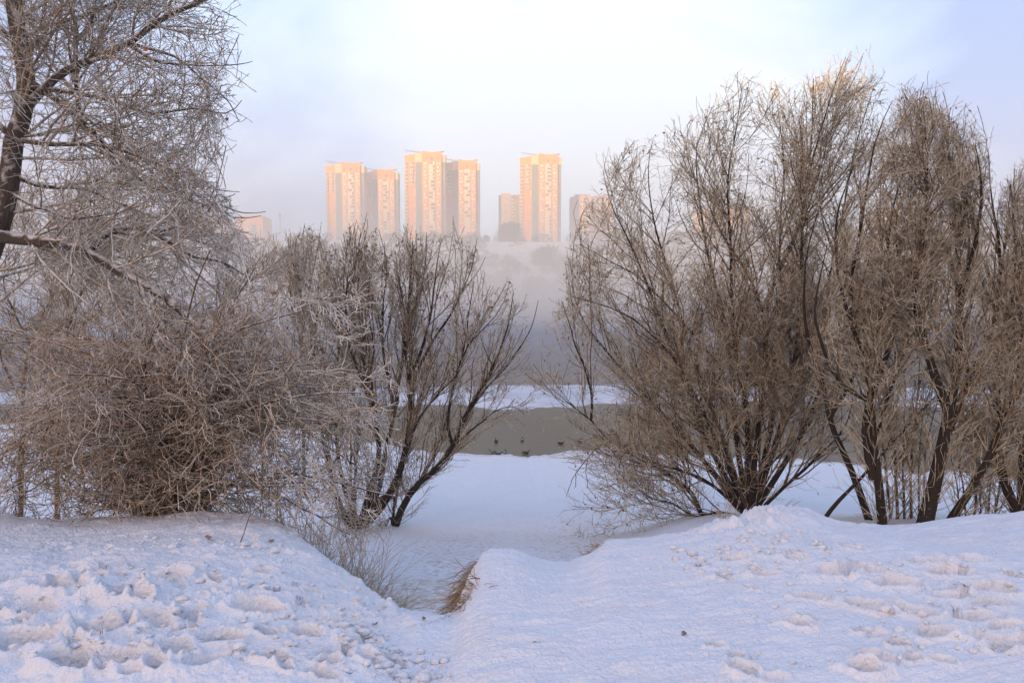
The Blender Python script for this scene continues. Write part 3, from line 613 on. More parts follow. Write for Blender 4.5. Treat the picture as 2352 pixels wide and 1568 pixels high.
# ------------------------------------------------------------------ grass, weeds, litter on the snow
def blades(n, cx, cy, sx, sy, ln, dirv, spread, r, K=6, curl=.1, grav=-.08, zf=None, line=None):
    if line is not None:
        t = rng.random(n); c = np.asarray(line, float); tt = np.linspace(0, 1, len(c)); x = np.interp(t, tt, c[:, 0]) + rng.normal(0, sx, n); y = np.interp(t, tt, c[:, 1]) + rng.normal(0, sy, n)
    else: x = cx + rng.normal(0, sx, n); y = cy + rng.normal(0, sy, n)
    z = H(x, y, False) - .02
    p = np.stack([x, y, z], 1); d = norm(np.asarray(dirv, float)[None] + rng.normal(0, spread, (n, 3))); L_ = ln * (.5 + .8 * rng.random(n)); out_ = [p]; bend = rng.normal(0, curl, (n, 3))
    for j in range(K - 1): d = norm(d + bend + np.array([0, 0, grav])); p = p + d * (L_ / (K - 1))[:, None]; out_.append(p)
    q = np.stack(out_, 1); return q, np.tile(np.linspace(r, r * .5, K), (n, 1))
def wp(px, py, Y): p = P(px, py, Y); return (p[0], p[1])
def plant(name, label, cat, sets, m_, sides=3, group=None, pn='blades'):
    me = tubes(sets, sides, pn); c = sets[0][0][:, 0].mean(0); return tree(name, label, cat, tuple(c), [(pn, me, m_)], group)
# brown grass hanging down the left face of the mound
ln1 = [wp(487, 552, 5.85), wp(480, 562, 5.7), wp(473, 578, 5.45), wp(464, 598, 5.2)]
plant('grass_tuft', 'matted brown grass hanging down the left face of the snow mound', 'grass tuft', [blades(800, 0, 0, .03, .08, .30, (-.22, -.48, -.30), .15, .0024, line=ln1, curl=.10, grav=-.10), blades(70, 0, 0, .03, .05, .16, (-.45, -.6, -.1), .22, .0026, line=ln1, curl=.12, grav=-.2)], M['straw'])
ln2 = [wp(487, 585, 5.3), wp(476, 605, 5.0), wp(468, 616, 4.85)]
plant('grass_tuft', 'thin rusty grass fringe low on the mound, right of the matted grass', 'grass tuft', [blades(120, 0, 0, .02, .04, .2, (-.5, -.5, .05), .3, .003, line=ln2, curl=.12, grav=-.12)], M['straw'])
# greyer tuft on the other side of the path, weeds above it
ln3 = [wp(345, 560, 6.6), wp(370, 590, 6.1), wp(392, 608, 5.6)]
plant('grass_tuft', 'grey-brown grass sliding down the left side of the gully', 'grass tuft', [blades(420, 0, 0, .06, .10, .30, (.6, -.25, .12), .28, .0032, line=ln3, curl=.10, grav=-.10)], M['straw_frost'])
ln4 = [wp(318, 545, 7.0), wp(345, 560, 6.7), wp(368, 575, 6.4)]
plant('weed_clump', 'frosted weed stalks leaning out over the gully from the left bank', 'weeds', [blades(120, 0, 0, .08, .12, .55, (.35, .1, .75), .38, .0035, line=ln4, curl=.07, grav=-.03), blades(200, 0, 0, .09, .12, .28, (.35, 0, .5), .5, .0028, line=ln4, curl=.12, grav=-.05)], M['straw_frost'], pn='stalks')
ln5 = [wp(290, 535, 7.3), wp(320, 540, 7.4), wp(345, 545, 7.6)]
plant('weed_clump', 'tall thin frosted stalks beside the willow foot at the left crest', 'weeds', [blades(70, 0, 0, .15, .2, .85, (.1, 0, .95), .22, .0035, line=ln5, curl=.05, grav=-.01), blades(90, 0, 0, .15, .2, .4, (.1, 0, .6), .5, .003, line=ln5, curl=.1, grav=-.03)], M['straw_frost'], pn='stalks')
p = wp(728, 514, 7.3); plant('weed_clump', 'small frosted sprig poking up left of the snow peak', 'weeds', [blades(26, p[0], p[1], .06, .04, .2, (.0, 0, .9), .3, .0035, curl=.06, grav=0)], M['straw_frost'], pn='stalks')
p = wp(592, 552, 6.6); plant('grass_tuft', 'short straw fringe on the snow lip left of the long slope', 'grass tuft', [blades(50, 0, 0, .02, .04, .12, (-.5, -.1, .3), .3, .003, line=[wp(588, 556, 6.5), wp(604, 542, 6.7)], curl=.1)], M['straw'])
def on_snow(px, py): 
    Y = 5.0
    for _ in range(40):
        q = P(px, py, Y); e = q[2] - h1(q[0], q[1]); Y += e * .9
    q = P(px, py, Y); return np.array((q[0], q[1], float(H(np.array([q[0]]), np.array([q[1]]))[0])))
def twig_on(px, py, ln, ang, label, up=0.0, r=.005, mt='limb'):
    p = on_snow(px, py) + np.array((0, 0, .006)); d_ = np.array((math.cos(ang), math.sin(ang), up)); pts = np.array([p + d_ * ln * t + rng.normal(0, .004, 3) for t in np.linspace(0, 1, 6)])[None]
    tree('fallen_twig', label, 'twig', tuple(p), [('stick', tubes([(pts, np.linspace(r, r * .6, 6)[None])], 5, 'stick'), M[mt])])
twig_on(19, 526, .16, -.9, 'thin brown twig lying on the smooth snow at far left', 0)
twig_on(240, 540, .14, .6, 'short twig stuck upright in the snow near the rusty leaf', 2.4)
twig_on(113, 516, .14, .6, 'short twig standing on the left crest below the tangle', 3.0)
twig_on(530, 645, .05, .3, 'small dark twig on the polished slide', .1, .004)
twig_on(490, 590, .06, .4, 'tiny straw on the face of the mound', .2, .003, 'straw')
def leaf_on(px, py, size, label, m_='leaf_rust'):
    p = on_snow(px, py) + np.array((0, 0, .012)); mb = MB(); V = []
    n = 9; mb.v = [(0, 0, 0)] + [(size * (1 + .25 * math.sin(3 * a)) * math.cos(a), size * .8 * math.sin(a), size * .35 * math.sin(2 * a + 1)) for a in [2 * math.pi * k / n for k in range(n)]]
    mb.f = [(0, 1 + k, 1 + (k + 1) % n) for k in range(n)]; mb.m = [0] * n; o = mb.build('fallen_leaf', M[m_]); o.location = p; o.rotation_euler = (.3, .2, random.uniform(0, 6)); tag(o, label, 'leaf', 'dead leaves lying on the snow')
    sol = o.modifiers.new('s', 'SOLIDIFY'); sol.thickness = .0015
leaf_on(208, 537, .035, 'rusty curled leaf on the crest below the tangle')
leaf_on(56, 666, .022, 'small yellow-brown leaf in the trampled snow at lower left')
leaf_on(684, 631, .018, 'tiny dark leaf on the middle of the right slope', 'leaf_curl')
leaf_on(375, 629, .015, 'dark crumpled leaf at the bottom of the gully, left one', 'leaf_curl')
leaf_on(424, 623, .015, 'dark crumpled leaf at the bottom of the gully, right one', 'leaf_curl')
leaf_on(271, 542, .025, 'dark leaf scrap in the broken snow left of the weeds', 'leaf_curl')
# clods of broken snow
def clods(n):
    base = [(math.cos(a) * math.cos(e), math.sin(a) * math.cos(e), math.sin(e)) for e in (-.9, -.2, .5) for a in [2 * math.pi * k / 7 + e for k in range(7)]]; base = np.array(base + [(0, 0, 1.)]); V = []; F = []
    f0 = [(r * 7 + k, r * 7 + (k + 1) % 7, (r + 1) * 7 + (k + 1) % 7, (r + 1) * 7 + k) for r in range(2) for k in range(7)] + [(14 + k, 14 + (k + 1) % 7, 21, 21) for k in range(7)]
    xs_ = []
    while len(xs_) < n:
        q = random.random()
        if q < .45: px, py = random.uniform(0, 400), random.uniform(560, 682)
        elif q < .58: px = random.uniform(330, 450); py = 600 + (px - 330) * .42 + random.uniform(0, 50)
        elif q < .70: px, py = random.uniform(80, 290), random.uniform(516, 545)
        elif q < .86: px, py = random.gauss(750, 55), random.uniform(512, 560)
        else: px, py = random.uniform(760, 1024), random.uniform(530, 680)
        if 415 < px < 640 and py < 610 or py > 690: continue
        xs_.append((px, py))
    for px, py in xs_:
        Y = 1.78 * FPX / (py - HOR); x = (px - CX) / FPX * Y; s_ = min(random.expovariate(1 / .009) + .004, .04)
        z = float(H(np.array([x]), np.array([Y]), True)[0]) if s_ > .01 else float(H(np.array([x]), np.array([Y]), True)[0])
        off = len(V) * 22; R_ = base * (1 + rng.normal(0, .16, base.shape[0]))[:, None] * np.array([1, .85, .65]) * s_; V.append(R_ + np.array([x, Y, z + s_ * .25])); F += [tuple(i + off for i in f) for f in f0]
    me = bpy.data.meshes.new('snow_clods'); me.from_pydata(np.concatenate(V).tolist(), [], [f if f[2] != f[3] else f[:3] for f in F]); me.polygons.foreach_set('use_smooth', [True] * len(F)); me.update(); return me
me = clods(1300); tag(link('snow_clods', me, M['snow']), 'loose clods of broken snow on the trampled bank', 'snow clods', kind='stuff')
# ------------------------------------------------------------------ centre willows
YD = 18.4
b = foot(822, 1215, YD); d = lambda x, y: (631.6 + x * .4762, 574.2 + y * .4762)
def T5(l): return [d(*p) for p in l]
envD = envelope([(600, 1100), (640, 560), (690, 520), (740, 540), (775, 560), (800, 500), (830, 480), (850, 505), (880, 560), (930, 520), (960, 530), (1000, 540), (1040, 505), (1070, 540), (1100, 560), (1115, 590), (1130, 640), (1170, 620), (1225, 690), (1230, 800), (1235, 1100)], 7)
st_ = [stem(T5([(400, 1360), (330, 1280), (275, 1100), (235, 900), (215, 700), (190, 500), (200, 300)]), YD, -1.0, .075, .005, foot=b),
       stem(T5([(400, 1360), (345, 1180), (310, 1000), (290, 800), (300, 600), (310, 400), (290, 200), (300, 30)]), YD, 1.2, .06, .005, foot=b),
       stem(T5([(410, 1350), (460, 1150), (500, 1000), (490, 880), (450, 690), (430, 560), (400, 300), (385, 150), (380, 0), (400, -120)]), YD, -.6, .09, .005, foot=b),
       stem(T5([(415, 1350), (500, 1150), (530, 950), (575, 750), (600, 560), (640, 400), (600, 200), (580, 0)]), YD, .8, .085, .005, foot=b),
       stem(T5([(420, 1350), (545, 1190), (625, 980), (650, 800), (655, 600), (650, 430), (640, 300), (655, 100), (665, -50)]), YD, -.3, .11, .005, foot=b),
       stem(T5([(650, 700), (700, 560), (770, 430), (850, 300), (900, 200), (950, 80), (975, -60)]), YD, .5, .05, .005),
       stem(T5([(570, 760), (545, 600), (520, 450), (525, 250), (540, 60), (500, -100)]), YD + .3, .6, .05, .005),
       stem(T5([(495, 850), (465, 620), (475, 450), (450, 250), (460, 80)]), YD - .2, -1.0, .04, .005),
       stem(T5([(450, 690), (390, 560), (350, 420), (340, 250), (350, 100), (330, -80)]), YD - .3, -.9, .04, .005),
       stem(T5([(420, 1340), (480, 1250), (570, 1170), (640, 960), (700, 800), (820, 650), (880, 590), (910, 480), (1000, 380), (1090, 280), (1130, 160)]), YD, -.8, .05, .005, foot=b),
       stem(T5([(655, 600), (720, 450), (760, 300), (780, 100), (800, -40)]), YD, -.9, .045, .005),
       stem(T5([(650, 640), (620, 400), (690, 250), (720, 60), (730, -90)]), YD, 1.1, .045, .005),
       stem(T5([(400, 1360), (380, 1150), (400, 900), (370, 700), (380, 500)]), YD, 1.5, .05, .005, foot=b),
       stem(T5([(400, 1360), (360, 1100), (350, 900), (250, 650), (150, 500)]), YD, .9, .04, .008, foot=b), stem(T5([(400, 1370), (415, 1320), (470, 1235), (530, 1190)]), YD, 0, .21, .07, foot=b, n=8), stem(T5([(400, 1370), (385, 1310), (335, 1270), (300, 1190)]), YD, 0, .17, .06, foot=b, n=8)]
willow('dark many-stemmed willow left of the gully, stems fanned out like a vase', b, st_, YD, 280, 2300, 4600, envD, l2=2.1, l3=.7, l4=.26, mw='twig_mid', leafn=2200, leafs=.07, a2=.42, aC=.5, wC=.12, trop=.07, tlo=.3, low=40)
b = foot(905, 1215, YD + .4)
st_ = [stem(T5([(590, 1345), (620, 1230), (690, 1125), (790, 1040), (870, 930), (930, 780), (990, 680), (1050, 560), (1120, 380), (1150, 200)]), YD, -.6, .10, .008, foot=b),
       stem(T5([(860, 945), (835, 850), (850, 700), (900, 500), (930, 300), (960, 150)]), YD - .1, .8, .045, .008),
       stem(T5([(600, 1340), (640, 1200), (720, 1080), (800, 900), (850, 700), (860, 560)]), YD + .2, .6, .05, .008, foot=b),
       stem(T5([(600, 1340), (575, 1200), (610, 1060), (650, 900)]), YD + .3, .4, .03, .006, foot=b),
       stem(T5([(870, 935), (1000, 830), (1090, 770), (1160, 755), (1200, 790)]), YD - .2, -.5, .03, .005),
       stem(T5([(930, 780), (1040, 640), (1150, 520), (1230, 380), (1270, 240)]), YD - .3, .9, .03, .006),
       stem(T5([(640, 1190), (600, 1080), (640, 960)]), YD + .3, -.4, .025, .006),
       stem(T5([(600, 1340), (560, 1290), (525, 1350)]), YD + .3, -.2, .03, .02, foot=b)]
willow('leaning willow stump with one long limb slanting right, beside the vase-shaped willow', b, st_, YD, 110, 700, 1400, envD, l2=1.4, l3=.55, l4=.22, mw='twig_mid', a2=.4, tlo=.2, low=60)
YE = 23
b = foot(700, 1160, YE)
envE = envelope([(600, 900), (640, 570), (655, 540), (700, 510), (738, 505), (760, 560), (790, 700), (800, 1200)], 5)
st_ = [stem([(700, 1160), (696, 1000), (693, 860), (694, 760), (690, 670), (683, 600), (700, 515)], YE, .3, .06, .008, foot=b), stem([(694, 760), (712, 705), (745, 645), (760, 590)], YE, -.4, .03, .007),
       stem([(692, 800), (670, 700), (660, 620), (650, 570)], YE, .5, .03, .007), stem([(693, 740), (715, 640), (730, 560), (738, 510)], YE, .5, .03, .007), stem([(690, 680), (672, 600), (668, 540)], YE, -.5, .025, .007)]
willow('slender single-stemmed willow behind the tangle, left of the vase-shaped willow', b, st_, YE, 50, 520, 1100, envE, l2=1.6, l3=.7, l4=.3, mt='limb', mw='twig_mid', a2=.45, tlo=.3, rt=.006, leafn=300, leafs=.07)
# ------------------------------------------------------------------ right willow thicket
YF = 16.8
c6 = lambda l: [(1263.3 + x * .4629, 746.5 + y * .4629) for x, y in l]
envF = envelope([(1180, 900), (1225, 780), (1290, 640), (1300, 570), (1340, 470), (1375, 380), (1400, 350), (1440, 330), (1480, 310), (1520, 300), (1560, 290), (1600, 250), (1650, 220), (1700, 170), (1730, 165), (1790, 195), (1860, 190), (1900, 160), (1940, 125), (1970, 150), (2015, 150), (2040, 185), (2060, 240), (2100, 300), (2130, 420), (2150, 1200)], 16)
b = foot(1720, 1200, YF)
st_ = [stem([(1690, 1195)] + c6([(780, 960), (700, 830), (600, 750), (480, 660), (390, 620), (350, 590), (290, 570), (210, 480), (160, 440), (60, 360), (0, 310)]), YF, -.8, .075, .005, foot=b, n=26, jit=.015),
       stem([(1358, 966), (1358, 899), (1342, 839), (1323, 793), (1310, 746), (1290, 690)], YF - .6, -.2, .03, .008),
       stem([(1700, 1190), (1640, 1120), (1560, 1080), (1500, 1070), (1440, 1040), (1425, 1060)], YF, -1.2, .05, .008, foot=b, jit=.06),
       stem([(1700, 1190), (1650, 1175), (1600, 1185), (1550, 1150), (1500, 1140), (1440, 1105)], YF, -.6, .035, .006, foot=b, jit=.06),
       stem([(1700, 1180), (1660, 1080), (1620, 1000), (1580, 900), (1540, 800), (1500, 700), (1450, 580), (1400, 470), (1385, 390)], YF, -.9, .075, .005, foot=b, jit=.06),
       stem([(1710, 1170), (1680, 1070), (1640, 950), (1600, 850), (1560, 700), (1530, 600), (1500, 480), (1490, 380), (1500, 320)], YF, .8, .075, .005, foot=b, jit=.06),
       stem([(1720, 1150), (1690, 1000), (1680, 850), (1650, 700), (1620, 580), (1600, 450), (1600, 330), (1640, 240)], YF, 1.4, .075, .005, foot=b, jit=.06),
       stem([(1735, 1170), (1715, 950), (1687, 775), (1681, 570), (1671, 416), (1687, 314), (1704, 200)], YF, -1.2, .075, .005, foot=b, jit=.06),
       stem([(1740, 1170), (1745, 900), (1743, 724), (1692, 611), (1640, 519), (1610, 426), (1600, 365)], YF, -.4, .075, .005, foot=b, jit=.06),
       stem([(1750, 1170), (1780, 950), (1760, 750), (1790, 600), (1790, 500), (1800, 380), (1785, 240)], YF, .5, .075, .005, foot=b, jit=.06),
       stem([(1750, 1170), (1800, 950), (1830, 750), (1835, 570), (1850, 416), (1887, 288), (1917, 190), (1943, 130)], YF, -.9, .075, .005, foot=b, jit=.06),
       stem([(1760, 1170), (1840, 1000), (1900, 850), (1968, 647), (1979, 493), (1989, 442), (2045, 385), (2090, 330)], YF, .9, .075, .005, foot=b, jit=.06),
       stem([(1760, 1170), (1790, 1000), (1880, 800), (1900, 650), (1930, 500), (1960, 350), (2010, 190)], YF, 1.6, .075, .005, foot=b, jit=.06),
       stem([(1700, 1180), (1600, 1040), (1500, 930), (1430, 850), (1370, 780), (1330, 720), (1310, 640)], YF, 1.2, .07, .005, foot=b, jit=.06),
       stem([(1770, 1165), (1850, 1080), (1930, 1000), (1960, 930), (1950, 860)], YF, -.9, .05, .005, foot=b, jit=.06),
       stem([(1660, 850), (1560, 730), (1470, 640), (1400, 600), (1330, 560)], YF, 1.0, .04, .008),
       stem([(1790, 620), (1840, 500), (1860, 350), (1868, 180)], YF + .3, .6, .05, .008),
       stem([(1690, 1180), (1640, 1000), (1570, 850), (1470, 740), (1380, 700), (1310, 680)], YF, -1.6, .06, .005, foot=b, jit=.06)]
ex = [stem([(1425, 1020), (1385, 1016), (1350, 1050), (1320, 1090), (1300, 1140)], YF - .5, -.1, .018, .006), stem([(1350, 1050), (1342, 1080), (1348, 1120)], YF - .55, 0, .010, .006), stem([(1322, 1088), (1318, 1120)], YF - .6, 0, .009, .006), stem([(1425, 1024), (1370, 1000), (1330, 1010), (1300, 1000)], YF - .5, -.3, .014, .006)]
willow('broad frosted willow thicket behind the snow peak, one long limb reaching low left', b, st_, YF, 560, 8200, 27000, envF, l2=2.0, l3=.75, l4=.26, auto=40, leafn=5000, leafs=.055, a2=.62, trop=.055, tlo=.18, low=90, rt=.0047, extra=ex)
# ------------------------------------------------------------------ dark trunks at the right
YG = 13.5
envG = envelope([(1840, 900), (1900, 600), (1960, 420), (2040, 250), (2085, 205), (2130, 215), (2170, 250), (2220, 310), (2250, 300), (2280, 360), (2290, 420), (2280, 500), (2240, 600), (2360, 700), (2360, 1200)], 26)
b = foot(2028, 1215, YG)
st_ = [stem([(2027, 1210), (2015, 1080), (2000, 950), (1990, 850), (1960, 760), (1950, 650), (1968, 560), (1985, 450), (2010, 320), (2050, 230)], YG, .3, .085, .005, foot=b),
       stem([(2005, 1100), (1985, 980), (2010, 880), (2050, 760), (2060, 600), (2090, 450), (2090, 220)], YG, .9, .07, .005),
       stem([(2000, 920), (1930, 880), (1890, 800), (1870, 700), (1900, 560)], YG, -.6, .05, .005),
       stem([(2010, 1000), (2060, 860), (2120, 740), (2150, 600), (2170, 450)], YG + .2, .7, .04, .008), stem([(1990, 860), (2020, 740), (2030, 600), (2060, 430), (2110, 330)], YG, -.5, .04, .008), stem([(1960, 760), (1930, 650), (1920, 500), (1960, 380)], YG, .5, .035, .008)]
willow('black upright willow trunk on the bank right of the snow peak, forking low', b, st_, YG, 170, 1700, 4600, envG, l2=1.5, l3=.6, l4=.2, leafn=700, leafs=.045, a2=.6, trop=.07, tlo=.2, rt=.004, low=130, wB=.13)
b = foot(2000, 1205, YG + .8)
st_ = [stem([(2005, 1200), (1960, 1090), (1910, 970), (1890, 880), (1850, 750), (1850, 600), (1880, 480)], YG + .8, .6, .075, .005, foot=b), stem([(1905, 960), (1960, 850), (1985, 700), (2010, 560)], YG + .8, .5, .045, .005)]
willow('thin black willow stem leaning left, in front of the open ice', b, st_, YG, 50, 500, 1300, envG, l2=1.1, l3=.5, l4=.2, a2=.45, tlo=.3, rt=.0045)
b = foot(1880, 1215, YG + .6)
st_ = [stem([(1880, 1210), (1925, 1150), (1990, 1085), (2060, 1010), (2130, 930), (2180, 880)], YG + .6, .3, .045, .005, foot=b)]
willow('bare brown branch slanting up to the right, crossing the leaning black stem', b, st_, YG, 14, 90, 200, envG, l2=.8, l3=.4, l4=.2, tlo=.4, rt=.0045)
b = foot(2120, 1215, YG - .3)
st_ = [stem([(2118, 1205), (2150, 1090), (2175, 960), (2200, 820), (2205, 700), (2200, 560), (2190, 430), (2170, 300), (2160, 240)], YG, .4, .14, .005, foot=b, jit=.015),
       stem([(2165, 1020), (2200, 940), (2230, 860), (2280, 760), (2300, 600), (2280, 450), (2270, 350)], YG, .9, .07, .005),
       stem([(2180, 950), (2130, 800), (2110, 650), (2130, 500), (2130, 350), (2120, 240)], YG, -.7, .09, .005),
       stem([(2203, 700), (2240, 560), (2250, 430), (2240, 330)], YG, -.4, .06, .005)]
willow('thickest black willow trunk on the right bank, splitting into tall upright limbs', b, st_, YG, 210, 2100, 6200, envG, l2=1.5, l3=.6, l4=.2, leafn=1500, leafs=.045, a2=.6, trop=.07, tlo=.2, rt=.004, low=130, wB=.13)
b = foot(2170, 1205, YG + .1)
envR = envelope([(2100, 900), (2200, 700), (2260, 560), (2300, 430), (2330, 400), (2352, 390), (2420, 380), (2600, 420), (2700, 1200)], 20)
st_ = [stem([(2165, 1200), (2260, 1075), (2300, 980), (2335, 880), (2350, 780), (2390, 640), (2400, 480)], YG + .1, .2, .085, .005, foot=b), stem([(2300, 980), (2290, 850), (2320, 700), (2330, 550), (2320, 420)], YG + .1, .6, .05, .005)]
willow('black willow limb slanting up to the right edge from beside the thickest trunk', b, st_, YG, 110, 1000, 2900, envR, l2=1.1, l3=.5, l4=.2, leafn=300, leafs=.045, a2=.45, tlo=.2, rt=.004, low=70, wB=.13)
b = foot(2350, 1185, YG + .6)
st_ = [stem([(2345, 1180), (2300, 1080), (2285, 960), (2300, 850), (2290, 700), (2310, 560), (2345, 430)], YG + .6, .5, .10, .005, foot=b),
       stem([(2350, 1180), (2350, 1050), (2370, 900), (2350, 700), (2370, 560), (2352, 420)], YG + .6, -.5, .11, .005, foot=b),
       stem([(2350, 1180), (2410, 1000), (2450, 800), (2480, 600), (2500, 480)], YG + .6, .3, .10, .005, foot=b)]
willow('frosted willow cut by the right edge of the view, stems crossing above the snow', b, st_, YG, 160, 1500, 4400, envR, l2=1.1, l3=.5, l4=.2, leafn=400, leafs=.045, a2=.5, tlo=.15, rt=.004, low=130, wB=.13)
# ------------------------------------------------------------------ big frosted tree on the left
YA = 9.0
b = foot(-130, 1170, YA)
def inpix(x0, x1, y0, y1): return lambda p: True
st_ = [stem([(-130, 1170), (-110, 900), (-60, 680), (-5, 520), (20, 420), (30, 330), (55, 250), (60, 180), (45, 100), (30, 0), (40, -120), (60, -300)], YA, 0, .19, .06, foot=b, n=34, jit=.01)]
lim = [stem([(62, 245), (110, 195), (150, 165), (230, 130), (300, 100), (350, 60), (400, 30), (480, -5), (560, -50)], YA, -.4, .055, .018, n=20, jit=.01),
       stem([(215, 138), (205, 60), (215, 0), (225, -80)], YA - .1, .2, .022, .010, n=20),
       stem([(180, 260), (178, 100), (170, 0), (165, -60)], YA + .3, .2, .03, .02, n=20),
       stem([(-20, 540), (50, 548), (120, 556), (200, 578), (270, 620), (350, 665), (420, 720), (470, 770), (520, 830)], YA - .2, -.9, .075, .022, n=20, jit=.01),
       stem([(200, 580), (250, 535), (320, 525), (400, 560), (450, 590), (510, 600), (560, 630)], YA - .4, .7, .045, .010, n=20, jit=.01),
       stem([(330, 530), (400, 520), (450, 480), (500, 470), (560, 490), (610, 485)], YA - .2, -.3, .02, .0035, n=20),
       stem([(60, 180), (130, 230), (200, 290), (270, 360), (330, 420), (400, 450), (470, 470), (540, 500), (600, 495)], YA, .6, .04, .0035, n=20, jit=.01),
       stem([(40, 320), (120, 330), (220, 330), (300, 350), (400, 390), (480, 430), (550, 440)], YA, -.8, .035, .0035, n=20, jit=.01),
       stem([(60, 200), (150, 210), (250, 230), (340, 260), (440, 250), (520, 260), (555, 230)], YA, -.5, .035, .0035, n=20, jit=.01),
       stem([(300, 105), (360, 140), (430, 150), (500, 150), (560, 145), (580, 140)], YA - .2, .3, .022, .0035, n=20, jit=.01),
       stem([(300, 100), (400, 130), (460, 180), (520, 230), (550, 280)], YA - .2, .5, .022, .0035, n=20, jit=.01),
       stem([(60, 120), (0, 70), (-80, 20), (-200, -60)], YA, 0, .04, .02, n=20),
       stem([(40, 320), (-60, 250), (-180, 180), (-300, 100)], YA, -.5, .04, .015, n=20),
       stem([(25, 400), (100, 430), (200, 440), (280, 470), (360, 500), (430, 500)], YA, .9, .03, .0035, n=20),
       stem([(20, 440), (90, 480), (160, 500), (240, 490), (320, 470)], YA, -1.0, .025, .0035, n=20),
       stem([(45, 90), (120, 60), (220, 30), (320, -20)], YA, .6, .03, .01, n=20),
       stem([(-20, 540), (-100, 500), (-250, 450)], YA, -.4, .05, .015, n=20)]
def envA(p):
    px, py = project(p); x = px / S; y = py / S
    R = np.interp(y, [-400, 0, 60, 100, 160, 280, 330, 400, 440, 480, 560, 640, 720, 900], [620, 600, 575, 560, 560, 560, 530, 500, 530, 600, 600, 600, 600, 600])
    return (x < R + rng.normal(0, 12, len(x))) & (y > -420) & (x > -420)
A = pack(st_); Lm = pack(lim)
B = spawn(Lm, 230, .1, .98, .75, lambda t: 1.5 * (1.05 - .5 * t), K=12, wander=.11, trop=(.02, 0, -.02), rmax=.016, rmin=.005, env=envA)
B2 = spawn(A, 40, .3, .98, 1.1, 1.6, K=12, wander=.11, trop=(0, 0, .01), rmax=.02, rmin=.005, env=envA)
B = (np.concatenate([B[0], B2[0]]), np.concatenate([B[1], B2[1]]))
Cc = spawn(B, 3000, .08, .98, .8, lambda t: .62 * (1.1 - .45 * t), K=9, wander=.15, trop=(0, 0, -.015), rmax=.007, rmin=.0034, env=envA, curl=.05)
D = spawn(Cc, 8500, .1, 1, .75, .16, K=4, wander=.18, trop=(0, 0, .05), rmax=.005, rmin=.003, env=envA)
D2 = spawn(Cc, 7500, .1, 1, .8, .055, K=3, wander=.2, trop=(0, 0, .08), rmax=.005, rmin=.0036, env=envA)
tree('poplar', 'large frosted tree at the left edge with long drooping white-rimed boughs', 'tree', tuple(b),
     [('trunk', tubes([A], 12, 'trunk'), M['trunk_left'])] + [('limb', tubes([(Lm[0][i:i + 1], Lm[1][i:i + 1])], 8, 'limb'), M['trunk_left']) for i in range(len(lim))] + [('branches', tubes([B], 5, 'branches'), M['twig_white']),
      ('crown', tubes([Cc, D, D2], 3, 'crown'), M['twig_white']), ('dead_leaves', flakes(Cc, 60, .055, 'dead_leaves'), M['leaf_rust'])])
# ------------------------------------------------------------------ tangled shrub on the left crest
YB = 7.9
b = foot(380, 1195, YB)
envB = envelope([(-300, 700), (0, 760), (150, 720), (300, 690), (420, 650), (560, 640), (640, 680), (700, 760), (800, 840), (890, 950), (900, 1200)], 14)
st_ = []
for k in range(46):
    a = (k / 45) * math.pi; ca = math.cos(a)
    x0 = 380 + random.uniform(-60, 60); tipx = 380 - ca * random.uniform(330, 560) + (60 if ca < 0 else 0); tipy = 1120 - math.sin(a) * random.uniform(180, 520) - random.uniform(0, 120)
    midx = x0 + (tipx - x0) * .42; midy = min(1195, tipy) - random.uniform(-20, 150) + (1195 - tipy) * .3
    st_.append(stem([(x0, 1190), (x0 + (midx - x0) * .35, 1190 + (midy - 1190) * .5), (midx, midy), (tipx, tipy + abs(ca) * random.uniform(0, 120))], YB, random.uniform(-1.2, 1.8), random.uniform(.012, .034), .006, n=16, jit=.06, foot=b + np.array([(x0 - 380) * .004, random.uniform(-.15, .2), 0])))
A = pack(st_)
B = spawn(A, 1100, .1, .98, .8, lambda t: 1.15 * (1.1 - .4 * t), K=12, wander=.2, trop=(.0, -.01, -.025), rmax=.008, rmin=.0038, env=envB, curl=.05)
Cc = spawn(B, 8000, .08, .98, .85, .36, K=8, wander=.3, trop=(0, -.01, -.03), rmax=.0055, rmin=.0032, env=envB, curl=.08)
D = spawn(Cc, 10000, .1, 1, .9, .09, K=4, wander=.3, trop=(0, 0, 0), rmax=.004, rmin=.0028, env=envB)
# long white whips reaching right across the willow
Wp = pack([stem([(450, 900), (600, 870), (720, 850), (830, 880), (900, 860)], YB - .4, -.6, .007, .0035, n=16, jit=.05), stem([(450, 1000), (600, 900), (700, 920), (800, 960), (880, 1000)], YB - .4, -.5, .007, .0035, n=16, jit=.05),
           stem([(430, 800), (560, 690), (660, 670), (780, 690), (860, 670)], YB - .2, -.4, .007, .0035, n=16, jit=.04), stem([(400, 820), (500, 760), (620, 700), (740, 690), (800, 740)], YB - .3, -.4, .007, .0035, n=16, jit=.05),
           stem([(480, 1020), (600, 1000), (700, 1040), (760, 1100), (800, 1150)], YB - .3, -.3, .007, .0035, n=16, jit=.05), stem([(480, 1000), (620, 960), (740, 960), (850, 970), (880, 1010)], YB - .4, -.6, .007, .0035, n=16, jit=.05),
           stem([(450, 1080), (560, 1040), (640, 1080), (700, 1140), (720, 1180)], YB - .6, -.5, .007, .0035, n=16, jit=.05), stem([(520, 840), (640, 820), (720, 760), (820, 780)], YB - .3, -.4, .007, .0035, n=16, jit=.05),
           stem([(500, 900), (640, 880), (760, 900), (850, 940)], YB, .5, .007, .0035, n=16, jit=.05)])
Wc = spawn(Wp, 260, .1, 1, .7, .32, K=8, wander=.2, trop=(.02, 0, -.01), rmax=.0045, rmin=.0032)
Wd = spawn(Wc, 800, .1, 1, .8, .09, K=4, wander=.25, trop=(0, 0, 0), rmax=.005, rmin=.004)
